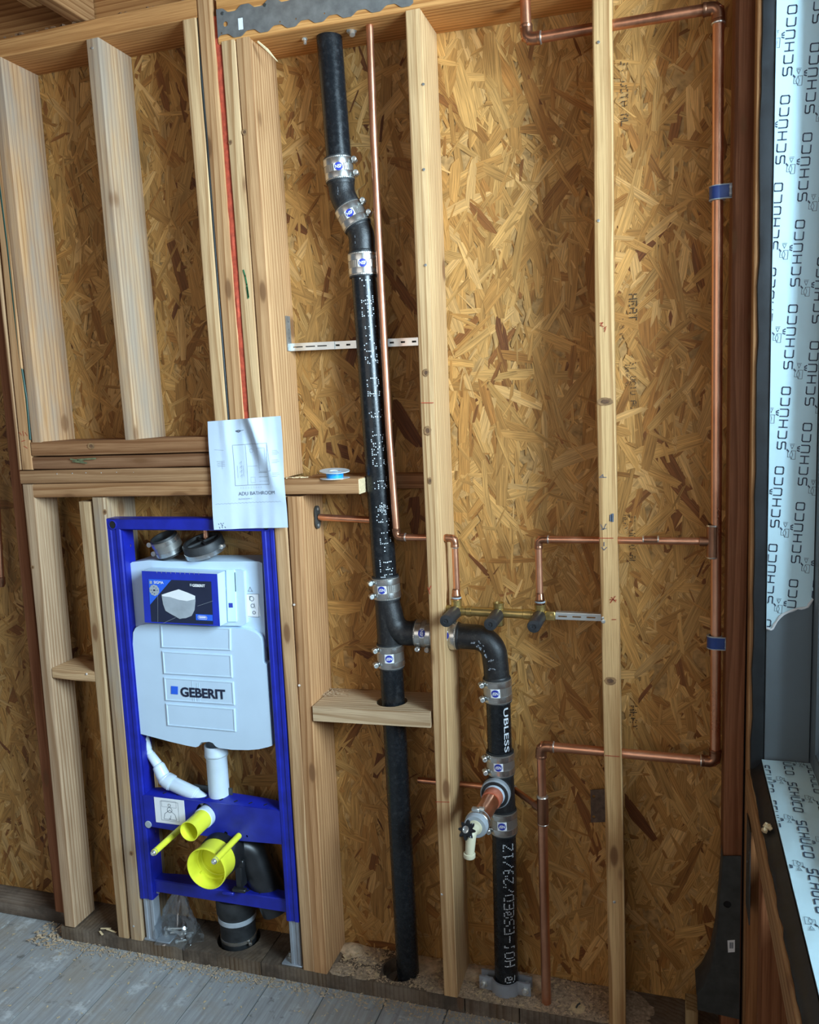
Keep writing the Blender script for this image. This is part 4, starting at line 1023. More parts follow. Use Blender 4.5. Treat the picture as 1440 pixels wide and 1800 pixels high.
# screws hanging under the top plate
for (x, y), lb in (((618, 50), 'silver bolt end under the top plate between black stack and copper pipe'), ((535, 62), 'small nail head in the underside of the top plate left of the stack')):
    p = at(x, y, .045); p.z = 2.3895; s = 1.0 if x > 600 else .55
    b = MB(); b.lathe(p + Vector((0, 0, .004)), (.2, -.3, -1), [(0, 0), (.012 * s, 0), (.012 * s, .003), (.007 * s, .004), (.0065 * s, .014), (0, .015)], 12)
    o = b.build('bolt' if x > 600 else 'nail', 'zinc_bright', None, loc=p); tag(o, lb, 'bolt' if x > 600 else 'nail')

# ------------------------------------------------------------------ toilet carrier frame
fr0 = at(247, 1647, 0.0)
tf = empty('toilet_frame', (-1.2, 0.0, ZP), 'blue steel wall frame with white cistern, yellow protection caps and grey legs', 'toilet frame')
xa0, xb0_ = at(185, 912).x, at(248, 1600).x          # left upright, outer edge (slight lean)
YF = 0.002
def upr(pa, pb, zt, zb, w, name='upright', side=1):
    a, b_ = at(*pa, YF), at(*pb, YF); s = (b_.x - a.x) / (b_.z - a.z); X = lambda z: a.x + s * (z - a.z)
    z0, z1 = zb, zt
    # channel: front web with rolled edges, a return on each side
    prof = [(0, .038), (0, .003), (.003, 0), (w * .30, 0), (w * .36, .0022), (w * .64, .0022), (w * .70, 0), (w - .003, 0), (w, .003), (w, .038), (w - .002, .038), (w - .002, .0045), (.002, .0045), (.002, .038)] if name == 'upright' else [(0, .03), (0, .002), (.002, 0), (w - .002, 0), (w, .002), (w, .03)]
    n = len(prof); mb = MB(); vs = [(X(z) + u, YF + v, z) for z in (z0, z1) for u, v in prof]
    mb.add(vs, [(i, (i + 1) % n, (i + 1) % n + n, i + n) for i in range(n)]); mb.add(vs, [tuple(range(n)), tuple(range(n, 2 * n))])
    return mb, X
zfl, zfr = at(247, 1579, YF).z, at(525, 1622, YF).z
ztop = at(186, 912, YF).z
mL, XL = upr((185, 912), (245.5, 1579), ztop, zfl, .044); uL = mL.build('upright', 'blue_paint', tf, angle=25)
mR, XRf = upr((458, 931), (503, 1622), ztop - .002, zfr, .038); uR = mR.build('upright', 'blue_paint', tf, angle=25)
# inner flange with keyhole slots of the left upright
b = MB(); b.slab([(YF + .006, zfl + .02), (YF + .052, zfl + .02), (YF + .052, ztop - .03), (YF + .006, ztop - .03)], [circ(YF + .034, z, .006, 12) for z in (1.19, .93, .64, .36)], lambda u, v, t: (XL(v) + .0445 + t, u, v), 0, .0018)
b.build('inner_flange', 'blue_paint', tf, smooth=False)
xt0 = XL(ztop) ; xt1 = XRf(ztop) + .038
b = MB(); hz = .031; b.box(((xt0 + xt1) / 2, YF + .0205, ztop - hz / 2 + .001), (xt1 - xt0 + .002, .042, hz), bev=.003); tr_ = b.build('top_rail', 'blue_paint', tf)
for x in (xt0 + .022, xt1 - .022):
    b = MB(); b.lathe((x, YF - .0004, ztop - .016), AY, [(.010, 0), (.0135, .0), (.0135, .0012), (.0105, .002), (.010, .0)], 20); b.build('hole_rim', 'blue_paint', tr_)
    b = MB(); b.lathe((x, YF - .0004, ztop - .016), AY, [(0, .0006), (.0103, .0006)], 20); b.build('bolt_hole', 'dark_hole', tr_, smooth=False)
# crossbar (front plate with outlet hole and rolled top)
ct0, ct1, cb0, cb1 = at(249, 1397, YF), at(487, 1424, YF), at(264, 1455, YF), at(489, 1487, YF)
zt_c = (ct0.z + ct1.z) / 2; zb_c = (cb0.z + cb1.z) / 2; xc0 = XL(zt_c) + .040; xc1 = XRf(zt_c) + .004
fo = at(360, 1430, YF); HOL = [(fo.x + .028 * math.cos(a), fo.z + .030 * math.sin(a)) for a in np.linspace(0, 2 * math.pi, 25)[:-1]]
sm1, sm2 = at(397, 1467, YF), at(434, 1471, YF); sm2.z = zb_c + .012
b = MB(); b.slab([(xc0, zb_c + .006), (xc0, zt_c - .004), (xc0 + .01, zt_c), (xc1 - .01, zt_c), (xc1, zt_c - .004), (xc1, zb_c + .004), (fo.x + .05, zb_c - .004), (fo.x, zb_c - .001)], [HOL, circ(sm1.x, zb_c + .014, .0058, 14), circ(sm2.x, zb_c + .014, .0035, 10)], XZ(YF), 0, .003)
cbp = b.build('crossbar', 'blue_paint', tf, smooth=False)
b = MB(); vs = []; fs = []
arc = lambda x: .035 + .026 * math.sin(math.pi * min(1, max(0, (x - xc0) / (xc1 - xc0)))) ** .5
for i in range(25):
    x = xc0 + (xc1 - xc0) * i / 24; vs += [(x, YF, zt_c - .003), (x, YF + .004, zt_c), (x, YF + arc(x), zt_c + .002), (x, YF + arc(x) + .001, zt_c - .02)]
for i in range(24):
    for k in range(3): fs.append((i * 4 + k, i * 4 + k + 1, i * 4 + k + 5, i * 4 + k + 4))
b.add(vs, fs); b.build('crossbar_top', 'blue_paint', tf, fix=True)
b = MB()
for i in range(8): x = xc0 + (xc1 - xc0) * (.14 + .105 * i); b.box((x, YF + .020, zt_c + .0017), (.0035, .010, .0012), Matrix.Rotation(-.5, 3, 'Z'))
b.build('slots', 'dark_hole', cbp, smooth=False)['kind'] = 'stuff'
b = MB(); b.box((fo.x, YF + .05, fo.z), (.12, .004, .11)); b.build('back_plate', 'galv_dark', cbp, smooth=False)
# lower bar, bowed at the middle
lt0, lt1 = at(264, 1545, YF + .01), at(498, 1583, YF + .01); b = MB(); vs = []; fs = []
zl = (lt0.z + lt1.z) / 2; xl0, xl1 = XL(zl) + .040, XRf(zl) + .006
for i in range(25):
    t = i / 24; x = xl0 + (xl1 - xl0) * t; yb = YF + .012; d_ = .034 + .018 * math.sin(math.pi * t)
    vs += [(x, yb, zl - .036), (x, yb, zl - .003), (x, yb + .003, zl), (x, yb + d_, zl), (x, yb + d_, zl - .036)]
for i in range(24):
    for k in range(5): fs.append((i * 5 + k, i * 5 + (k + 1) % 5, (i + 1) * 5 + (k + 1) % 5, (i + 1) * 5 + k))
fs += [(0, 1, 2, 3, 4), (120, 121, 122, 123, 124)]; b.add(vs, fs); lb_ = b.build('lower_bar', 'blue_paint', tf)
b = MB()
for t in (.70, .79): b.box((xl0 + (xl1 - xl0) * t, YF + .030, zl + .0004), (.004, .018, .001), Matrix.Rotation(-.45, 3, 'Z'))
b.build('slots', 'dark_hole', lb_, smooth=False)['kind'] = 'stuff'
# grey telescopic legs and feet
for X_, zt_, zb_, w, off in ((XL, zfl, ZP, .033, .006), (XRf, zfr, ZP, .031, .004)):
    b = MB(); x = X_(zt_ * .5) + off
    prof = [(0, .032), (0, .004), (.002, .002), (w * .28, .002), (w * .34, .0045), (w * .66, .0045), (w * .72, .002), (w - .002, .002), (w, .004), (w, .032)]
    n = len(prof); vs = [(x + u, YF + v + .004, z) for z in (zb_ + .004, zt_ + .03) for u, v in prof]; b.add(vs, [(i, (i + 1) % n, (i + 1) % n + n, i + n) for i in range(n)] + [tuple(range(n)), tuple(range(n, 2 * n))])
    lg = b.build('leg', 'gray_leg', tf, angle=25)
    b = MB(); b.box((x + w / 2 + (-.012 if X_ is XRf else .020), YF + .030, ZP + .003), (.062 if X_ is XRf else .085, .056, .005), bev=.0015); ft = b.build('foot_plate', 'gray_leg', lg)
    b = MB(); q = Vector((x + (-.014 if X_ is XRf else w + .018), YF + .030, ZP + .005)); b.lathe(q, (0, 0, 1), [(0, 0), (.007, 0), (.007, .005), (.004, .006), (.004, .016), (0, .017)], 8); b.build('foot_bolt', 'zinc_bright', lg)
b = MB(); q = at(243, 1545 - 0, YF); b.lathe((XL(zfl + .012) + .050, YF + .02, zfl + .014), (1, 0, 0), [(.005, -.004), (.005, .003), (0, .004)], 6); b.build('lock_bolt', 'zinc_bright', tf)
# instruction sticker and white dot
s0, s1 = at(271, 1402, YF), at(327, 1450, YF)
sx0, sx1, sz1, sz0 = s0.x, s1.x, at(298, 1404, YF).z, at(300, 1448, YF).z
b = MB(); b.box(((sx0 + sx1) / 2, YF - .0006, (sz0 + sz1) / 2), (sx1 - sx0, .0008, sz1 - sz0)); stk = b.build('instruction_label', 'white_print', tf, smooth=False)
b = MB(); f_ = lambda x, y: ((sx0 + sx1) / 2 + x, YF - .0014, (sz0 + sz1) / 2 + y)
stroke(b, [(-.028, -.028), (.028, -.028), (.028, .028), (-.028, .028)], .0004, f_, True)
for cy, r in ((.018, .004), (.004, .0075)): stroke(b, [(r * math.cos(a), cy + r * math.sin(a)) for a in np.linspace(0, 6.28, 19)[:-1]], .0006, f_, True)
stroke(b, [(-.024, .030), (.022, .030), (.022, .012), (-.024, .012)], .0003, f_, True)
for q in ([(-.02, -.022), (-.016, -.008), (0, .004)], [(.02, -.022), (.016, -.008), (0, .004)], [(-.003, -.020), (0, -.024), (.003, -.012)], [(-.02, -.024), (.02, -.024)]): stroke(b, q, .0006, f_)
b.build('drawing', 'ink', stk, smooth=False)
b = MB(); q = at(261, 1449, YF); b.lathe((q.x, YF, q.z), AY, [(.0105, 0), (.0100, .002), (0, .0028)], 20); b.build('plug', 'ring_gray', tf)
# flush outlet with yellow cap
fb = Vector((fo.x + .004, YF - .002, fo.z - .006))
b = MB(); b.lathe(fb, AY, [(.027, -.02), (.0285, 0), (.0285, .014), (.026, .016)], 28); b.build('outlet_ring', 'white_part', tf)
b = MB(); b.lathe(fb, AY, [(.0262, .012), (.0262, .080), (.0272, .084), (.0255, .0845), (.0240, .080), (.0240, .02), (0, .02)], 30); b.build('protection_cap', 'yellow_plastic', tf)
# drain outlet: black collar, yellow cap, and the bend behind
db = at(392, 1497, 0.005); 
b = MB(); b.lathe(db + Vector((0, .03, 0)), AY, [(.040, -.02), (.056, 0), (.058, .02), (.0575, .056), (.0555, .060), (.052, .060)], 34); b.build('drain_collar', 'black_plastic', tf)
b = MB(); cf_ = db + AY * .020; b.lathe(cf_, AY, [(.054, 0), (.0545, .052), (.057, .058), (.057, .068), (.0553, .0685), (.0535, .064), (.0525, .030), (.047, .029), (.0465, .018), (.044, .017), (.043, .012), (0, .012)], 40)
cy = b.build('protection_cap', 'yellow_plastic', tf)
b = MB()
for a in (.6, 2.2, 3.9, 5.3):
    p = cf_ + AY * .034 + Vector((.050 * math.cos(a), 0, .050 * math.sin(a))); b.box(p, (.004, .010, .006), Matrix.Rotation(-a, 3, 'Y'))
b.build('cap_rib', 'yellow_plastic', cy, smooth=False)['kind'] = 'stuff'
b = MB(); d0 = db + Vector((.02, .05, 0)); b.tube(fillet([d0 + Vector((-.01, -.012, .0)), d0 + Vector((.028, .008, -.012)), at(488, 1598, .075)], .07, 10), .044, 28); b.build('drain_bend', 'black_plastic', tf)
b = MB(); q = at(417, 1532, .004); b.box(q + Vector((.004, .012, -.006)), (.020, .03, .085), bev=.003); b.box(q + Vector((.006, -.004, -.050)), (.040, .016, .010), bev=.002); b.box(q + Vector((.016, -.002, .028)), (.016, .012, .020), bev=.002); dcl = b.build('drain_clamp', 'black_plastic', tf)
b = MB(); q = at(403, 1568, YF); b.box(q + Vector((0, -.004, 0)), (.034, .012, .010), bev=.002); b.build('clip', 'blue_paint', tf)
# threaded rods in yellow sleeves
for x, y in ((318, 1456), (420, 1469)):
    p = at(x, y, YF); b = MB(); b.lathe(p, AY, [(0, -.004), (.0085, -.002), (.0085, .128), (0, .128)], 18); rd = b.build('rod_sleeve', 'yellow_plastic', tf)
    b = MB(); b.lathe(p + AY * .128, AY, [(.0088, -.006), (.0074, .004), (.0060, .006), (.0050, .006), (.0045, .002), (0, .002)], 18); b.build('rod_tip', 'zinc_bright', rd)

# ---- cistern
def poly(px, Y): return [(at(x, y, Y).x, at(x, y, Y).z) for x, y in px]
YT = 0.030
tank = poly([(224, 1000), (226, 993), (232, 988), (262, 985), (300, 987), (455, 987), (461, 990), (466, 1110), (468, 1150), (240, 1130), (236, 1100), (226, 1010)], YT)
b = MB(); b.slab(tank, [], XZ(YT), 0, .090); tk = b.build('cistern', 'white_plastic', tf, angle=50)
# front insulation shell
YG = 0.010
cov = poly([(233, 1155), (234, 1112), (238, 1104), (246, 1099), (258, 1097), (282, 1097), (407, 1104), (434, 1107), (446, 1111), (454, 1116), (459, 1122), (461, 1132), (463, 1165), (468, 1168), (478, 1311), (470, 1313.5), (455, 1317), (437, 1318.5), (408, 1318), (385, 1315), (379, 1312), (374, 1306), (368, 1304), (354, 1305), (349, 1312), (344, 1313.5), (330, 1311), (300, 1304), (270, 1296), (247, 1290), (243.5, 1287), (232.5, 1158)], YG)
b = MB(); b.slab(cov, [], XZ(YG), 0, .035); sh = b.build('front_shell', 'white_plastic', tf, angle=50)
inner = lambda k: [((p[0] - sum(q[0] for q in cov) / len(cov)) * k + sum(q[0] for q in cov) / len(cov), (p[1] - sum(q[1] for q in cov) / len(cov)) * k + sum(q[1] for q in cov) / len(cov)) for p in cov]
for cs_ in ([(282.5, 1097.5), (406, 1104), (406.5, 1143), (284.5, 1138)], [(285.5, 1144), (407.5, 1151), (409.5, 1191), (288.5, 1184)], [(288.5, 1190), (411, 1198), (413.5, 1239), (291.5, 1231)], [(292, 1236), (413.5, 1245), (415.5, 1286), (295, 1275)]):
    pl = poly(cs_, YG); b = MB(); c0 = Vector((sum(p[0] for p in pl) / 4, 0, sum(p[1] for p in pl) / 4)); vs = []
    for t, k_, dy in ((0, 1.0, .001), (1, 1.0, -.0022), (2, .985, -.0035), (3, .96, -.0035), (4, .95, -.0022)):
        for p in pl: vs.append((c0.x + (p[0] - c0.x) * k_, YG + dy, c0.z + (p[1] - c0.z) * (1 - (1 - k_) * 2.6)))
    fs = [(i * 4 + j, i * 4 + (j + 1) % 4, (i + 1) * 4 + (j + 1) % 4, (i + 1) * 4 + j) for i in range(4) for j in range(4)] + [(16, 17, 18, 19)]
    b.add(vs, fs); b.build('raised_panel', 'white_plastic', sh, angle=20)
g0, g1 = at(318.5, 1214.5, YG), at(397.5, 1219.5, YG); gm = (g0 + g1) / 2; sl_ = math.atan2(g1.z - g0.z, g1.x - g0.x)
b = MB(); text_on(b, 'GEBERIT', lambda x, y: (gm.x + x, YG - .0036, gm.z + y - .0012 + x * math.tan(sl_)), width=(g1.x - g0.x), height=.0275, offset=.035); b.build('lettering', 'ink' if False else 'navy_print', sh, smooth=False)
b = MB(); q = poly([(302, 1205), (314, 1206), (314, 1220), (302, 1219)], YG); b.add([(x, YG - .0036, z) for x, z in q], [(0, 1, 2, 3)]); b.build('logo_square', 'blue_print', sh, smooth=False)
b = MB()
for x, y0, y1 in ((338.5, 1196, 1232), (341.5, 1206, 1233), (347, 1200, 1234), (350, 1200, 1234)):
    p0, p1 = at(x, y0, YG), at(x + 2, y1, YG); b.tube([(p0.x, YG - .0028, p0.z), (p1.x, YG - .0030, p1.z)], .0005, 6)
b.build('moulding_mark', 'white_plastic', sh)['kind'] = 'stuff'
# inspection cover, slot and labels on the right of the tank
b = MB(); q = poly([(384, 1004), (424, 1000), (432, 1003), (437, 1093), (430, 1098), (388, 1098)], YT); b.slab(q, [], XZ(YT), -.012, .002); ip = b.build('access_cover', 'white_plastic', tk, angle=50)
b = MB(); q = poly([(399, 1001), (413, 1001), (417, 1092), (402, 1092)], YT - .012); b.slab(q, [], XZ(YT - .012), -.004, 0); b.build('access_flap', 'film', tk, smooth=False)
b = MB(); q = poly([(402, 1060), (409, 1060), (409.5, 1068), (402.5, 1068)], YT - .016); b.slab(q, [], XZ(YT - .016), -.0006, 0); b.build('logo_square', 'logo_blue', tk, smooth=False)
b = MB(); q = poly([(412.5, 1006), (413.5, 1006), (415, 1040), (414, 1040)], YT - .016); b.slab(q, [], XZ(YT - .016), -.0006, 0); b.build('slot', 'dark_hole', tk, smooth=False)
b = MB(); q = poly([(430, 1045), (454, 1044), (458, 1083), (434, 1086)], YT); b.slab(q, [], XZ(YT), -.0008, 0); lbl = b.build('label', 'white_print', tk, smooth=False)
b = MB(); pc = at(444, 1064, YT); f_ = lambda x, y: (pc.x + x, YT - .0015, pc.z + y)
stroke(b, [(-.019, -.03), (.017, -.031), (.021, .031), (-.016, .03)], .0007, f_, True)
for cx_, cz_, r in ((0, .018, .006), (.001, -.001, .005), (.004, -.019, .004)): stroke(b, [(cx_ + r * math.cos(a), cz_ + r * math.sin(a)) for a in np.linspace(0, 6.28, 13)[:-1]], .0008, f_, True)
stroke(b, [(-.006, .014), (-.006, .024), (0, .024)], .001, f_); stroke(b, [(.006, .006), (.008, -.008)], .0006, f_)
b.build('drawing', 'gray_print', lbl, smooth=False)
b = MB(); pc2 = at(440, 1036, YT); stroke(b, [(-.006, -.005), (.006, -.005), (0, .006)], .0008, lambda x, y: (pc2.x + x, YT - .0006, pc2.z + y), True); b.build('recycling_mark', 'gray_print', tk, smooth=False)
# grey strip at the right edge of the tank
b = MB(); q = poly([(460.5, 1139), (468, 1139), (470, 1167), (462.5, 1167)], .028); b.slab(q, [], XZ(.028), 0, .01); b.build('edge_strip', 'gray_leg', tk, smooth=False)
# protection box with printed card
YX = -0.020
bx = poly([(249.5, 1003.5), (382, 1009), (387, 1100.5), (255, 1094)], YX)
b = MB(); b.slab(bx, [], XZ(YX), 0, .050); pb = b.build('protection_box', 'white_plastic', tf, angle=30)
b = MB(); b.slab(bx, [], XZ(YX), -.0012, 0); b.build('printed_card', 'blue_card', pb, smooth=False)
inn = poly([(262, 1017.5), (372, 1022), (375.5, 1097.5), (267, 1092.5)], YX); b = MB(); b.add([(x, YX - .0018, z) for x, z in inn], [(0, 1, 2, 3)]); b.build('picture_ground', 'navy_print', pb, smooth=False)
b = MB(); b.add([(x, YX - .0024, z) for x, z in poly([(262, 1017.5), (302, 1019), (264.5, 1063)], YX)], [(0, 1, 2)]); b.build('picture_corner', 'blue_print', pb, smooth=False)
b = MB(); F3 = lambda y: YX - y
bowl = poly([(285, 1045), (300, 1040), (315, 1035.5), (330, 1041), (344, 1047), (344.5, 1056), (343, 1072), (338, 1082), (328, 1086), (322, 1086.5), (317, 1087.5), (311, 1084), (300, 1078), (292, 1073), (288, 1062)], YX)
b.slab(bowl, [], XZ(YX), -.0030, -.0024); b.build('toilet_picture', 'ring_gray', pb, smooth=False)
b = MB(); b.slab(poly([(285.5, 1045), (300, 1040), (315, 1035.5), (330, 1041), (344, 1047), (343.5, 1053), (330, 1056), (316, 1054), (300, 1049), (287, 1047.5)], YX), [], XZ(YX), -.0035, -.0030); b.build('toilet_picture', 'white_print', pb, smooth=False)
def box_text(s, x0, x1, y, h, mat, off=.02, sl=.04):
    a, c = at(x0, y, YX), at(x1, y + (x1 - x0) * sl, YX); m = (a + c) / 2; k_ = (c.z - a.z) / (c.x - a.x); b = MB()
    text_on(b, s, lambda x, yy: (m.x + x, YX - .0030, m.z + yy + x * k_), width=c.x - a.x, height=h, offset=off); b.build('lettering', mat, pb, smooth=False)
box_text('SIGMA', 271.5, 288.5, 1023, .0075, 'white_print'); box_text('GEBERIT', 339, 361.5, 1028.5, .0075, 'white_print', .04)
b = MB()
for pl in ([(264, 1020.5), (268.5, 1020.7), (268.6, 1026), (264.2, 1025.8)], [(334.5, 1025.5), (338, 1025.7), (338.2, 1030), (334.7, 1029.8)]): b.add([(x, YX - .0030, z) for x, z in poly(pl, YX)], [(0, 1, 2, 3)])
c_ = at(272.5, 1037, YX); n = 20; g_ = [(c_.x + .0145 * (1 + .08 * (k % 2)) * math.cos(2 * math.pi * k / n), YX - .0030, c_.z + .0145 * (1 + .08 * (k % 2)) * math.sin(2 * math.pi * k / n)) for k in range(n)]
b.add(g_, [tuple(range(n))]); b.build('print_mark', 'ring_gray', pb, smooth=False)['kind'] = 'stuff'
b = MB()
for dx, dz, w_, h_ in ((0, 0, .006, .004), (-.009, 0, .002, .002), (.009, 0, .002, .002), (0, .009, .002, .002), (0, -.009, .002, .002), (.006, .006, .002, .0015), (-.006, -.006, .002, .0015)): b.box((c_.x + dx, YX - .0034, c_.z + dz), (w_, .0003, h_))
b.build('print_mark', 'navy_print', pb, smooth=False)['kind'] = 'stuff'
b = MB(); b.add([(x, YX - .0024, z) for x, z in poly([(345, 1079), (374.5, 1080.5), (375, 1091), (345.5, 1089.5)], YX)], [(0, 1, 2, 3)]); b.build('badge', 'blue_print', pb, smooth=False)
b = MB(); m_ = at(357, 1085, YX); stroke(b, [(m_.x - .013, m_.z + .0028), (m_.x - .011, m_.z + .0045), (m_.x + .011, m_.z + .0035), (m_.x + .013, m_.z + .0018), (m_.x + .013, m_.z - .003), (m_.x + .011, m_.z - .0045), (m_.x - .011, m_.z - .0038), (m_.x - .013, m_.z - .002)], .0006, lambda x, y: (x, YX - .0030, y), True)
stroke(b, [(m_.x - .009, m_.z + .0006), (m_.x + .009, m_.z)], .0016, lambda x, y: (x, YX - .0030, y)); b.build('badge_outline', 'white_print', pb, smooth=False)
b = MB()
for k in range(10):
    p = at(276.5 + 8.2 * k, 1006.0 + .3 * k, YX); b.add([(p.x - .0012, YX - .0020, p.z + .003), (p.x + .0012, YX - .0020, p.z + .003), (p.x, YX - .0020, p.z - .003)], [(0, 1, 2)])
for q in ([(278, 1020), (278.5, 1093)], [(375, 1056), (348, 1065)], [(310, 1085), (288, 1095)]):
    a, c = at(*q[0], YX), at(*q[1], YX); stroke(b, [(a.x, a.z), (c.x, c.z)], .0003, lambda x, y: (x, YX - .0022, y))
b.build('scale_mark', 'gray_print', pb, smooth=False)['kind'] = 'stuff'
# flush pipe and corrugated inlet hose
b = MB(); a, c = at(379, 1308, .048), at(386, 1402, .048); b.lathe(c, a - c, [(0, 0), (.0285, 0), (.0285, (a - c).length * .76), (.0315, (a - c).length * .79), (.0315, (a - c).length * .86), (.0305, (a - c).length)], 28); b.build('flush_pipe', 'white_part', tf)
b = MB(); b.lathe(c + (a - c) * .80, a - c, [(.0317, 0), (.0328, .002), (.0317, .004)], 28); b.build('pipe_ring', 'ring_gray', tf)
b = MB(); hp = fillet([at(254, 1288, .04), at(262, 1322, .04), at(278, 1345, .035), at(289, 1368, .03), at(303, 1377, .03), at(345, 1397, .032), at(362, 1408, .034)], .03, 5)
rs = [.0095 + .0125 * min(1, max(0, (i / len(hp) - .1) * 2.2)) * (1 if i / len(hp) < .6 else 1 - .55 * (i / len(hp) - .6) / .4) + .0009 * math.sin(i * 2.1) for i in range(len(hp))]
b.tube(hp, rs, 18); b.build('inlet_hose', 'white_part', tf)

# ------------------------------------------------------------------ loose couplings on top of the cistern
zc_ = at(300, 987, YT).z
def loose(loc, axis, r, h, label, filled):
    t = empty('rubber_coupling', loc, label, 'coupling'); ax = Vector(axis).normalized(); L = Vector(loc) + Vector((0, 0, .0))
    if filled:
        b = MB(); b.lathe(L, ax, [(0, .004), (r * .9, .0), (r, .003), (r, h - .004), (r - .003, h), (r - .010, h), (r - .012, h - .008), (.0, h - .008)], 40); s = b.build('cap_body', 'rubber', t)
        u = ax.orthogonal().normalized(); w = ax.cross(u); R = Matrix((u, w, ax)).transposed(); b = MB()
        b.box(L + ax * (h - .005), (r * 1.55, .005, .007), R, .001); b.box(L + ax * (h - .005), (.005, r * 1.55, .007), R, .001); b.build('cap_rib', 'rubber', s)
        b = MB(); b.lathe(L + ax * .003, ax, [(r, 0), (r + .0014, .0005), (r + .0014, .0125), (r, .013)], 40); cb = b.build('clamp_band', 'stainless', t)
    else:
        b = MB(); b.lathe(L, ax, [(r - .004, 0), (r, .001), (r, h - .002), (r - .001, h), (r - .005, h), (r - .006, h - .003), (r - .006, .020), (0, .020)], 36); s = b.build('sleeve', 'rubber', t)
        b = MB(); b.lathe(L + ax * .006, ax, [(r, 0), (r + .0012, .0005), (r + .0012, h - .013), (r, h - .012)], 36); sh_ = b.build('shield', 'shield', t)
        for q in (.008, h - .020):
            b = MB(); b.lathe(L + ax * q, ax, [(r + .001, 0), (r + .0026, .0005), (r + .0026, .0115), (r + .001, .012)], 36); cb = b.build('clamp_band', 'stainless', t)
            sd = (Vector((-1, -.25, 0)) - ax * Vector((-1, -.25, 0)).dot(ax)).normalized(); p = L + ax * (q + .006) + sd * (r + .006); b = MB()
            b.lathe(p + Vector((0, .008, 0)), AY, [(0, 0), (.0055, 0), (.0055, .014), (.007, .015), (.007, .018), (0, .019)], 10); b.build('screw', 'zinc_bright', cb)
        return t
    sd = (Vector((1, -.1, 0)) - ax * Vector((1, -.1, 0)).dot(ax)).normalized(); p = L + ax * .016 + sd * (r + .004); b = MB(); b.lathe(p + Vector((0, .008, 0)), AY, [(0, 0), (.005, 0), (.005, .014), (.0065, .015), (0, .018)], 10); b.build('screw', 'zinc_bright', cb)
    return t
lc = at(295, 999, .038); loose((lc.x - .003, .066, zc_ + .014), (-.20, -.34, 1), .037, .056, 'small open steel-banded rubber coupling lying on top of the white cistern', False)
rc2 = at(352, 998, .04); loose((rc2.x + .004, .070, zc_ + .018), (-.12, -.30, 1), .055, .038, 'wide black rubber cap with one steel clamp on top of the white cistern', True)

# black coupling standing in the floor hole behind the frame
bc = empty('rubber_coupling', (HOLE2[0], HOLE2[1], ZP), 'black rubber coupling on the pipe rising from the bottom plate under the blue frame', 'coupling')
c_ = Vector((HOLE2[0], HOLE2[1], 0.0)); UP = Vector((0, 0, 1))
b = MB(); b.lathe(c_, UP, [(.050, 0.0), (.050, .092), (.0525, .098), (.0525, .124), (.057, .130), (.0575, .168), (.055, .176), (.046, .180), (.040, .178), (.0395, .172), (0, .172)], 36); rb = b.build('sleeve', 'rubber', bc)
b = MB(); b.lathe(c_ + UP * .104, UP, [(.0526, 0), (.0540, .0008), (.0540, .014), (.0526, .0148)], 36); b.build('clamp_band', 'ring_gray', bc)
b = MB(); b.lathe(c_ + UP * .046, UP, [(.0502, 0), (.0515, .0008), (.0515, .010), (.0502, .0108)], 36); p = c_ + Vector((.048, -.022, .051)); b.lathe(p, (.5, -.8, 0), [(0, 0), (.005, 0), (.005, .014), (0, .016)], 10); b.build('clamp_band', 'stainless', bc)
b = MB(); b.lathe(c_ + UP * .172, (0, -.1, 1), [(.030, 0), (.030, .012), (.026, .013), (.026, .002), (0, .002)], 24); b.build('inner_pipe', 'gray_leg', bc)

# clear plastic bag with fixings
bgp = atZ(322, 1640, ZP); bgp.y = .030
bag = empty('plastic_bag', (bgp.x, bgp.y, ZP), 'clear plastic bag of metal fixings on the bottom plate inside the blue frame', 'bag')
b = MB(); g = random.Random(12); vs = []; fs = []; n = 40; rows = 18
for i in range(rows + 1):
    t = i / rows; hgt = .006 + .150 * t; rad = (.060 * (1 - t) ** .75 + .006) * (1.0 + .05 * math.sin(7 * t))
    for k in range(n):
        a = 2 * math.pi * k / n; w_ = 1 + .16 * math.sin(5 * a + 4 * t) + .09 * math.sin(11 * a - 9 * t) + g.uniform(-.07, .07)
        vs.append((bgp.x + .014 * t + rad * w_ * math.cos(a) * 1.05, bgp.y + .010 * t + rad * .62 * w_ * math.sin(a), ZP + hgt * (1 + .02 * math.sin(9 * a)) * (1 if t > .1 else .55)))
for i in range(rows):
    for k in range(n): fs.append((i * n + k, i * n + (k + 1) % n, (i + 1) * n + (k + 1) % n, (i + 1) * n + k))
b.add(vs, fs); b.build('bag_film', 'clear_bag', bag, angle=60)
for k in range(9):
    p = Vector((bgp.x + g.uniform(-.028, .030), bgp.y + g.uniform(-.014, .014), ZP + .008 + .006 * (k // 2))); d = Vector((g.uniform(-1, 1), g.uniform(-.4, .4), g.uniform(-.1, .25))).normalized()
    b = MB(); L = g.uniform(.03, .055); b.lathe(p - d * L / 2, d, [(0, 0), (.006, 0), (.006, .005), (.003, .006), (.003, L), (0, L + .003)], 8); b.build('screw', 'zinc_bright', bag)

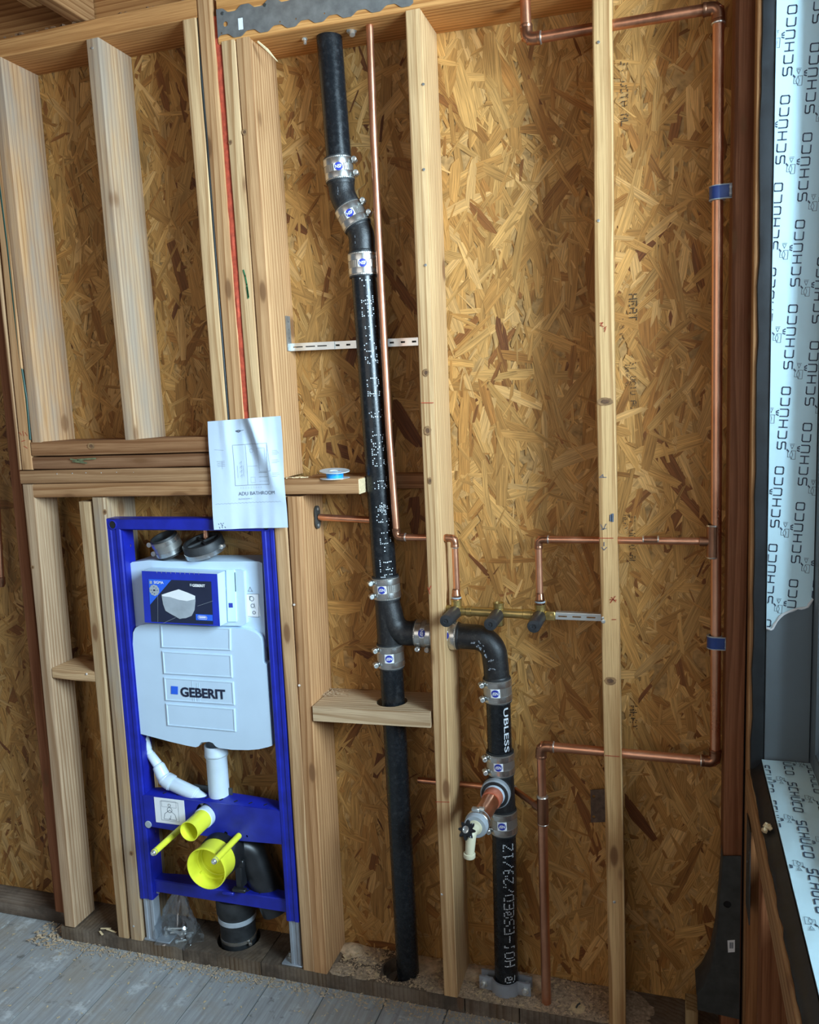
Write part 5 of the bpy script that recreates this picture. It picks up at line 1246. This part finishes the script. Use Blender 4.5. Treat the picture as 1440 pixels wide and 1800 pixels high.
# ------------------------------------------------------------------ drawing on paper
pc0 = [at(365, 741, -.010), at(495, 731, -.012), at(507, 927, -.014), at(377.5, 931, -.012)]
pcx = sum((p for p in pc0), Vector()) / 4
pp = empty('paper_sheet', pcx, 'creased paper plan titled ADU BATHROOM hanging over the studs above the blue frame', 'paper')
def pfn(u, v, lift=0.0):          # u right, v down, 0..1
    p = pc0[0] * (1 - u) * (1 - v) + pc0[1] * u * (1 - v) + pc0[2] * u * v + pc0[3] * (1 - u) * v
    fold = 0
    for f0, a in ((.24, .003), (.47, .0035), (.66, .004), (.82, .003)): fold += a * max(0, 1 - abs(u - f0 - .02 * math.sin(3 * v)) / .09)
    dg = u - .62 - .55 * (v - .02) * .75
    ridge = .020 * math.exp(-((dg) / .10) ** 2) * max(0, 1 - v * 1.25)
    curl = .012 * (1 - v) * max(0, u - .55) + .006 * math.sin(v * 9 + u * 3) * .25
    p = p + Vector((0, -(fold * (.6 + .4 * math.sin(5 * v + 1)) + ridge + curl + .003 * math.sin(6 * u + 2 * v)), 0)); p.y = min(p.y, -.0045)
    return p + Vector((0, -lift, 0))
b = MB(); nu, nv = 48, 60; vs = [pfn(i / nu, j / nv) for j in range(nv + 1) for i in range(nu + 1)]
b.add(vs, [(j * (nu + 1) + i, j * (nu + 1) + i + 1, (j + 1) * (nu + 1) + i + 1, (j + 1) * (nu + 1) + i) for j in range(nv) for i in range(nu)]); b.build('sheet', 'paper', pp, angle=75)
def pstroke(mb, pts, hw, closed=False):       # subdivide so the ink follows the creases
    q = []
    m = len(pts)
    for i in range(m if closed else m - 1):
        a, c = pts[i], pts[(i + 1) % m]; k = max(1, int(math.hypot(a[0] - c[0], a[1] - c[1]) / .03))
        q += [(a[0] + (c[0] - a[0]) * t / k, a[1] + (c[1] - a[1]) * t / k) for t in range(k)]
    q.append(pts[0] if closed else pts[-1]); stroke(mb, q, hw, lambda x, y: pfn(x, y, .0009))
b = MB()
pstroke(b, [(.33, .23), (.80, .23), (.80, .60), (.33, .60)], .0022, True); pstroke(b, [(.50, .23), (.50, .60)], .0015); pstroke(b, [(.66, .27), (.77, .27), (.79, .48), (.67, .48)], .0012, True)
pstroke(b, [(.80, .23), (.84, .48), (.80, .48)], .0014); pstroke(b, [(.66, .53), (.79, .53)], .0014); pstroke(b, [(.66, .49), (.79, .49)], .002); pstroke(b, [(.66, .57), (.79, .57)], .0008); pstroke(b, [(.51, .43), (.64, .43)], .0012)
pstroke(b, [(.54, .53), (.60, .53), (.60, .58), (.54, .58)], .0008, True); pstroke(b, [(.57 + .022 * math.cos(a), .29 + .018 * math.sin(a)) for a in np.linspace(0, 6.28, 13)[:-1]], .0012, True)
for x, y0, y1 in ((.37, .42, .53), (.45, .42, .52)): pstroke(b, [(x, y0), (x, y1)], .0012)
for i, y in enumerate((.37, .385, .40, .415)): pstroke(b, [(.10 + .01 * (i % 2), y), (.21, y)], .0014)
for i, y in enumerate((.30, .312, .324, .336, .385, .40, .41, .50, .515, .53)): pstroke(b, [(.86, y), (.92 + .012 * (i % 3), y)], .0014)
pstroke(b, [(.08, .26), (.21, .27)], .001); pstroke(b, [(.17, .37), (.17, .44)], .0014)
pstroke(b, [(.05 + .0125 * i, .760 + .004 * math.sin(i * 1.7)) for i in range(72)], .001)
for i in range(9): pstroke(b, [(.40 + .035 * i, .615), (.40 + .035 * i, .632)], .0009)
for y in (.40, .44, .48, .52): pstroke(b, [(.40, y), (.43, y - .02), (.42, y + .01)], .0012)
b.build('plan_lines', 'gray_print', pp, smooth=False)
b = MB(); text_on(b, 'ADU BATHROOM', lambda x, y: pfn(.615 + x, .676 - y, .0010), width=.50, height=.032, offset=-.012); pl_ = b.build('lettering', 'navy_print', pp, smooth=False)
b = MB(); text_on(b, 'ELEVATION 1', lambda x, y: pfn(.45 + x, .724 - y, .0010), width=.17, height=.012); b.build('lettering', 'gray_print', pp, smooth=False)
b = MB(); pstroke(b, [(.39, .105), (.43, .10), (.46, .105), (.43, .115)], .004, True); pstroke(b, [(.46, .105), (.50, .10)], .002)
for q in ([(.07, .945), (.08, .95)], [(.10, .94), (.11, .945)], [(.13, .945), (.14, .94)], [(.08, .975), (.085, .99)], [(.11, .955), (.125, .96), (.115, .975), (.12, .985)], [(.15, .975), (.16, .985)]): pstroke(b, q, .003)
b.build('scribble', 'ink', pp, smooth=False)

# ------------------------------------------------------------------ small things
zsh = 1.3685
spp = atZ(589, 841, zsh); spp.y = min(spp.y, .07); spp.z = zsh
sp = empty('tape_spool', spp, 'small bright blue tape spool lying on the cut wooden ledge', 'spool'); rs_ = .037
b = MB(); b.lathe(spp, UP, [(0, 0), (rs_, .0), (rs_, .0018), (.021, .0022)], 32); b.build('lower_disc', 'spool_clear', sp)
b = MB(); b.lathe(spp + UP * .0018, UP, [(.0205, 0), (.0212, .008), (.0205, .016)], 28); b.build('tape', 'spool_blue', sp)
b = MB(); b.lathe(spp + UP * .0165, (.06, -.08, 1), [(.021, 0), (rs_, .0014), (rs_, .0030), (.012, .0026), (.011, .001), (0, .001)], 32); b.build('upper_disc', 'spool_clear', sp)
# splinter at stud foot on the ledge
b = MB(); p = at(520, 842, .02); p.z = zsh + .003
for k in range(5): b.box(p + Vector((.012 * k - .03, .003 * k, .001 * (k % 2))), (.020, .004, .002), Matrix.Rotation(.3 * (k - 2), 3, 'Z'))
o = b.build('wood_splinter', 'end_grain', None, loc=p); tag(o, 'pale wood splinters at the foot of a stud on the cut ledge', 'splinter', kind='stuff')
# long splinter hanging at the top plate
b = MB(); b.tube([at(453, 73, .0), at(470, 88, .01), at(488, 108, .03)], [.0025, .0035, .0008], 6); o = b.build('wood_splinter', 'end_grain', None, loc=at(453, 73, .0)); tag(o, 'long pale splinter peeling from the stud beside the top plate', 'splinter')
# red fire foam in the joint
b = MB(); a0, a1 = at(376.5, 60, .006), at(428, 735, .006); n = 40; vs = []; g = random.Random(8)
zs_ = np.linspace(1.372, 2.46, n + 1)
for z in zs_:
    x = a1.x + (a0.x - a1.x) * (z - a1.z) / (a0.z - a1.z); w_ = .0175 - .0015 * (z - 1.37); e = g.uniform(-.0015, .0015)
    vs += [(x - .004, .02, z), (x - .003, .006 + e, z), (x + w_ * .5, .003 + e, z), (x + w_ + .002, .006 - e, z), (x + w_ + .003, .02, z)]
b.add(vs, [(i * 5 + k, i * 5 + k + 1, (i + 1) * 5 + k + 1, (i + 1) * 5 + k) for i in range(n) for k in range(4)]); o = b.build('fire_foam', 'foam_red', wall, fix=False); o['label'] = 'red foam strip filling the joint between studs'
# cables in the joints
c0 = empty('cable', at(401, 736, .002), 'black cable pressed into the joint between two studs above the paper sheet', 'cable')
b = MB(); b.tube([at(347.5, -20, .006), at(351.5, 60, .006), at(355, 140, .004), at(364.5, 240, .004), at(381.5, 480, .006), at(402, 738, .006)], .0038, 10); b.build('sheath', 'cable_black', c0)
b = MB(); vs = []
for (x, y) in ((345, -10), (362.5, 240), (380, 480), (400.5, 738)): p = at(x, y, .018); vs += [p + Vector((-.012, 0, 0)), p + Vector((.014, 0, 0))]
b.add(vs, [(i * 2, i * 2 + 1, i * 2 + 3, i * 2 + 2) for i in range(3)]); b.build('joint_gap', 'dark_hole', wall, smooth=False, fix=False)
c1_ = empty('cable', at(54, 775, .002), 'thin dark green cable in the joint at the far left edge of the studs', 'cable')
b = MB(); b.tube([at(-3, 300, .003), at(13.5, 430, .003), at(34, 620, .003), at(47, 700, .003), at(53.5, 773, .003)], .0036, 10); b.build('sheath', 'cable_green', c1_)
b = MB(); vs = []
for (x, y) in ((13.5, 430), (34, 620), (53.5, 772)): p = at(x, y, .012); vs += [p + Vector((-.007, 0, 0)), p + Vector((.007, 0, 0))]
b.add(vs, [(i * 2, i * 2 + 1, i * 2 + 3, i * 2 + 2) for i in range(2)]); b.build('joint_gap', 'dark_hole', wall, smooth=False, fix=False)

# holdown bracket on the corner post
YH = -0.007; hpz = [(1272.5, 1505), (1303, 1505), (1301, 1640), (1300, 1792), (1226, 1775), (1226, 1750), (1238, 1735), (1253, 1697), (1262, 1640)]
hp_ = poly(hpz, YH); hd = empty('holdown_bracket', (hp_[4][0] + .03, YH, hp_[4][1]), 'dark grey steel hold-down bracket on the corner post with barcode sticker', 'bracket')
hc_ = at(1279, 1590, YH); b = MB(); b.slab(hp_, [circ(hc_.x, hc_.z, .0085, 18)], XZ(YH), 0, .003); b.build('side_plate', 'galv_dark', hd, smooth=False)
b = MB(); b.lathe((hc_.x, YH + .0032, hc_.z), (0, 1, 0), [(.0095, 0), (0, .0005)], 16); b.build('bolt_hole', 'dark_hole', hd, smooth=False)
lf = [hp_[0], hp_[8], hp_[7], hp_[6], hp_[5]]; b = MB(); vs = []
for i, (x, z) in enumerate(lf):
    w_ = (.03, .055, .07, .085, .09)[i]; vs += [(x, YH, z), (x - .002, YH + .003, z), (x - .003, YH + w_, z + (.012 if i == 0 else 0))]
b.add(vs, [(i * 3 + k, i * 3 + k + 1, (i + 1) * 3 + k + 1, (i + 1) * 3 + k) for i in range(4) for k in range(2)]); b.build('seat_flange', 'galv_dark', hd, fix=False)
b = MB(); q = poly([(1279, 1653), (1292, 1652), (1292, 1673), (1280, 1674)], YH); b.slab(q, [], XZ(YH), -.0008, 0); sk = b.build('barcode_label', 'white_print', hd, smooth=False)
b = MB()
for k in range(7): p = at(1282.5 + 1.1 * k, 1662, YH); b.box((p.x, YH - .0011, p.z + .001), (.0004 + .0003 * (k % 3), .0003, .015))
b.build('barcode', 'ink', sk, smooth=False)['kind'] = 'stuff'
bk_ = MB(); p0 = at(1219, 1775, .03); bk_.box((p0.x - .004, .035, .075), (.028, .06, .07), bev=.002); o = bk_.build('spacer_block', 'lumber', wall); o.color = (0.42, 0.30, 0.15, 1)
# small nail plate at the back beside the right stud
q = poly([(1038, 1389), (1064, 1387), (1064, 1445), (1039, 1446)], .118); b = MB(); cs2 = [at(1044, 1400, .118), at(1044, 1436, .118)]
b.slab(q, [circ(c.x, c.z, .004, 10) for c in cs2], XZ(.118), 0, .002); o = b.build('protector_plate', 'rusty_steel', None, smooth=False, loc=(q[0][0], .118, q[0][1])); tag(o, 'small steel plate with two holes showing behind the right stud', 'plate')
b = o
# perforated strap on the framing under the window
st0 = at(1329, 1505, -.05); sp_ = empty('perforated_strap', at(1329, 1505, -.06), 'grey perforated steel strap nailed on framing below the window sill', 'strap plate')
q = [(-.075, .655), (-.155, .655), (-.155, .45), (-.075, .45)]
b = MB(); b.slab(q, [circ(-.10 - .035 * (i % 2), .48 + .04 * i, .004, 10) for i in range(4)], lambda u, v, t: (XR - .0005 + t, u, v), -.002, 0); b.build('plate', 'galv_dark', sp_, smooth=False)
for y, x in ((1456, 1314.5), (1546, 1313)):
    p = at(x, y, -.041); b = MB(); b.lathe(p, AY, [(.003, 0), (.003, .012), (.0048, .013), (.004, .015), (0, .0155)], 10); o = b.build('nail', 'brass', None, loc=p); tag(o, ('upper' if y < 1500 else 'lower') + ' brassy nail sticking out of the stud edge beside the hold-down bracket', 'nail')

# nails and pencil marks on the studs
def nailhead(x, y, Y=-.0008, r=.0035, mat='zinc_bright'):
    p = at(x, y, Y); b = MB(); b.lathe(p + Vector((0, .001, 0)), (.2, -1, .3), [(r, 0), (r * .9, .0012), (0, .0018)], 10); b.build('nail_head', mat, wall)
for x, y in ((161.5, 84), (517, 1063), (526, 1205), (564, 1254), (744, 148), (745, 298), (748, 466), (1052, 74), (1052, 388), (1080, 1586), (777, 1572), (235, 1628), (152, 1185)): nailhead(x, y)
for x, y in ((100, 833), (127, 832), (151, 831), (178, 831), (205, 830), (235, 830)): nailhead(x, y, .0, .0018)
b = MB(); fw = lambda x, y: (x, -.0012, y)
def mark(b, pts, hw=.0008):
    q = [at(*p, -.0012) for p in pts]; stroke(b, [(p.x, p.z) for p in q], hw, fw)
for pts in ([(741, 708), (762, 708)], [(1053, 946), (1078, 946)], [(1064, 1328), (1089, 1330)], [(766, 1409.5), (790, 1410)], [(1075, 1050), (1083, 1058)], [(1082, 1048), (1073, 1060)], [(1072, 1054), (1084, 1055)], [(1076, 1089), (1083, 1089)], [(1055, 568), (1060, 567), (1056, 572), (1061, 574)], [(1062, 578), (1066, 574)], [(1063, 583), (1065, 577)], [(752, 1032), (756, 1044)], [(758, 1030), (754, 1038)], [(34, 760), (38, 765)], [(40, 758), (42, 766)], [(44, 760), (48, 766)], [(38, 776), (44, 774)], [(42, 784), (48, 788)]): mark(b, pts)
b.build('pencil_mark', 'red_ink', wall, smooth=False)['kind'] = 'stuff'
b = MB()
for pts in ([(428, 475), (431, 485), (434, 500), (437, 522)], [(434, 505), (436.5, 524)]): mark(b, pts, .0018)
b.build('marker_stroke', 'green_ink', wall, smooth=False)
b = MB()
for pts in ([(1056, 838), (1060, 834), (1061, 839)], [(1054, 839), (1066, 839)], [(1056, 922), (1061, 931), (1066, 921)], [(1057, 931), (1066, 929)], [(1062, 953), (1062, 960)], [(1058, 962), (1062, 967), (1067, 962)]): mark(b, pts, .0007)
b.build('pencil_mark', 'ink', wall, smooth=False)['kind'] = 'stuff'

def knot(x, y, rx, ry, Y=-.0012, seed=0):
    g = random.Random(seed + int(x)); c = at(x, y, Y); k_ = .00125
    b = MB(); n = 22
    for rr, m, dy in ((1.0, 'knot_ring', 0), (.55, 'knot_core', -.0003)):
        vs = [Vector((c.x, c.y + dy, c.z))] + [Vector((c.x + rx * k_ * rr * math.cos(a) * g.uniform(.88, 1.08), c.y + dy, c.z + ry * k_ * rr * math.sin(a) * g.uniform(.88, 1.08))) for a in np.linspace(0, 2 * math.pi, n + 1)[:-1]]
        b = MB(); b.add(vs, [(0, 1 + i, 1 + (i + 1) % n) for i in range(n)]); b.build('knot', m, wall, smooth=False)
for a in ((1064, 706, 14, 7), (1073, 1197, 11, 8), (752, 757, 7, 9), (749, 655, 6, 7), (756, 845, 4, 7), (160, 784, 9, 7), (57, 997, 5, 4), (184, 900, 5, 6), (231, 1500, 5, 6), (405, 250, 4, 5), (430, 232, 6, 6)): knot(*a)
b = MB()
for pts in ([(1074, 906), (1074, 915)], [(1077, 904), (1077, 916)]): mark(b, pts, .0024)
b.build('stain', 'ink', wall, smooth=False)
b = MB()
for pts in ([(124, 807), (146, 811)], [(128, 811), (152, 814)], [(136, 808), (168, 806)]): mark(b, pts, .002)
b.build('paint_smear', 'green_smear', wall, smooth=False)

# sawdust, chips and shavings
def chips(name, n, fn, smin, smax, parent, seed, mat='sawdust'):
    g = np.random.default_rng(seed); V = []; F = []
    for i in range(n):
        p = fn(g); s = g.uniform(smin, smax); a = g.uniform(0, 6.28); w = s * g.uniform(.2, .6); t = g.uniform(-.4, .4); ca, sa = math.cos(a), math.sin(a); k = len(V)
        for u, v in ((-1, -1), (1, -1), (1, 1), (-1, 1)): V.append((p[0] + u * s * ca - v * w * sa, p[1] + u * s * sa + v * w * ca, p[2] + .0006 + s * .25 * abs(t) + u * s * t * .25))
        F.append((k, k + 1, k + 2, k + 3))
    o = mesh_obj(name, V, F, mat, parent, smooth=False); o['kind'] = 'stuff'; return o
def onplate(g):
    while True:
        x, y = g.uniform(-.86, -.40) if g.random() < .6 else g.uniform(-.42, -.12), g.uniform(.004, D - .006)
        if math.hypot(x - HOLE1[0], y - HOLE1[1]) > HOLE1[2] + .004: return (x, y, ZP + abs(g.normal(0, .003)))
def front(g):
    x = g.uniform(-1.75, -.1); return (x, -abs(g.normal(0, .022)) - .002, abs(g.normal(0, .002)))
def scatter(g):
    return (g.uniform(-2.0, -.2), -abs(g.normal(0, .16)) - .01, .0005)
chips('wood_chips', 5200, onplate, .0006, .0032, wall, 1); chips('wood_chips', 260, onplate, .003, .007, wall, 21, 'end_grain'); chips('sawdust', 2600, front, .0008, .0038, fl, 2)
chips('wood_chips', 420, scatter, .001, .0045, fl, 3, 'end_grain'); chips('wood_chips', 160, lambda g: (g.uniform(-1.83, -1.73), g.uniform(-.05, .05), .001 + abs(g.normal(0, .006))), .002, .007, fl, 6)
chips('wood_chips', 120, lambda g: (g.normal(-.866, .012) if g.random() < .5 else g.normal(-.85, .02), g.uniform(.06, .12), .793), .001, .004, wall, 9)
# thin drifts of dust
b = MB(); g = random.Random(31)
for q in range(64):
    x, y = g.uniform(-.85, -.06), g.uniform(.012, D - .004); r = g.uniform(.03, .06); n = 14
    if math.hypot(x - HOLE1[0], y - HOLE1[1]) < HOLE1[2] + r * .9 and x < -.58: continue
    h = g.uniform(.0012, .003); vs = [(x, y, ZP + h)]
    for i in range(n): a = 2 * math.pi * i / n; rr = r * g.uniform(.7, 1.1); vs.append((x + rr * math.cos(a), min(D - .001, max(.0015, y + rr * math.sin(a) * .8)), ZP + .0003))
    b.add(vs, [(0, 1 + i, 1 + (i + 1) % n) for i in range(n)])
b.build('dust_drift', 'sawdust_layer', wall)['kind'] = 'stuff'
# mounds of dust in the corners
b = MB()
for (x, y, r, h) in ((-.845, .118, .045, .010), (-.50, .10, .04, .008), (-.44, .12, .06, .010), (-.34, .10, .05, .007), (-.62, .105, .05, .006)):
    n = 16; vs = [(x, y, ZP + h)]; g = random.Random(int(x * 1000))
    for q, k_ in ((.5, .6), (1.0, 0)):
        for i in range(n): a = 2 * math.pi * i / n; rr = r * q * g.uniform(.8, 1.15); vs.append((x + rr * math.cos(a), min(D - .002, y + rr * math.sin(a)), ZP + h * k_ * g.uniform(.8, 1.1) + .0004))
    b.add(vs, [(0, 1 + i, 1 + (i + 1) % n) for i in range(n)] + [(1 + i, 1 + n + i, 1 + n + (i + 1) % n, 1 + (i + 1) % n) for i in range(n)])
b.build('dust_mound', 'sawdust', wall)['kind'] = 'stuff'
# curled shavings by the left plate, bark chip
for i, (x, y, L) in enumerate(((186, 1632, .03), (196, 1636, .035), (178, 1640, .02))):
    p = atZ(x, y, ZP + .004); b = MB(); b.box(p, (L, .006, .0012), Matrix.Rotation(.5 - .5 * i, 3, 'Z') @ Matrix.Rotation(.15, 3, 'Y'), .0004); o = b.build('wood_shaving', 'end_grain', None, loc=p)
    tag(o, ('pale wood shaving on the dark plate by the left studs, middle of three', 'pale wood shaving on the dark plate by the left studs, nearest the blue frame', 'shortest pale wood shaving on the dark plate by the left studs')[i], 'shaving', 'shavings on the bottom plate')
# plywood disc from a hole saw beside the riser
p = atZ(1016, 1774, ZP); p.z = ZP; hs = empty('hole_saw_disc', p, 'round wooden hole-saw cutout lying on the plate beside the copper riser', 'wood disc')
b = MB(); b.lathe(p, UP, [(0, .001), (.017, .0005), (.0175, .006), (.005, .0062), (.004, .003), (0, .003)], 24); b.build('disc', 'end_grain', hs)
b = MB(); b.tube([p + Vector((-.004, -.004, .006)), p + Vector((0, 0, .012)), p + Vector((.006, .002, .016))], .0022, 8); b.build('splinter', 'cable_black', hs)
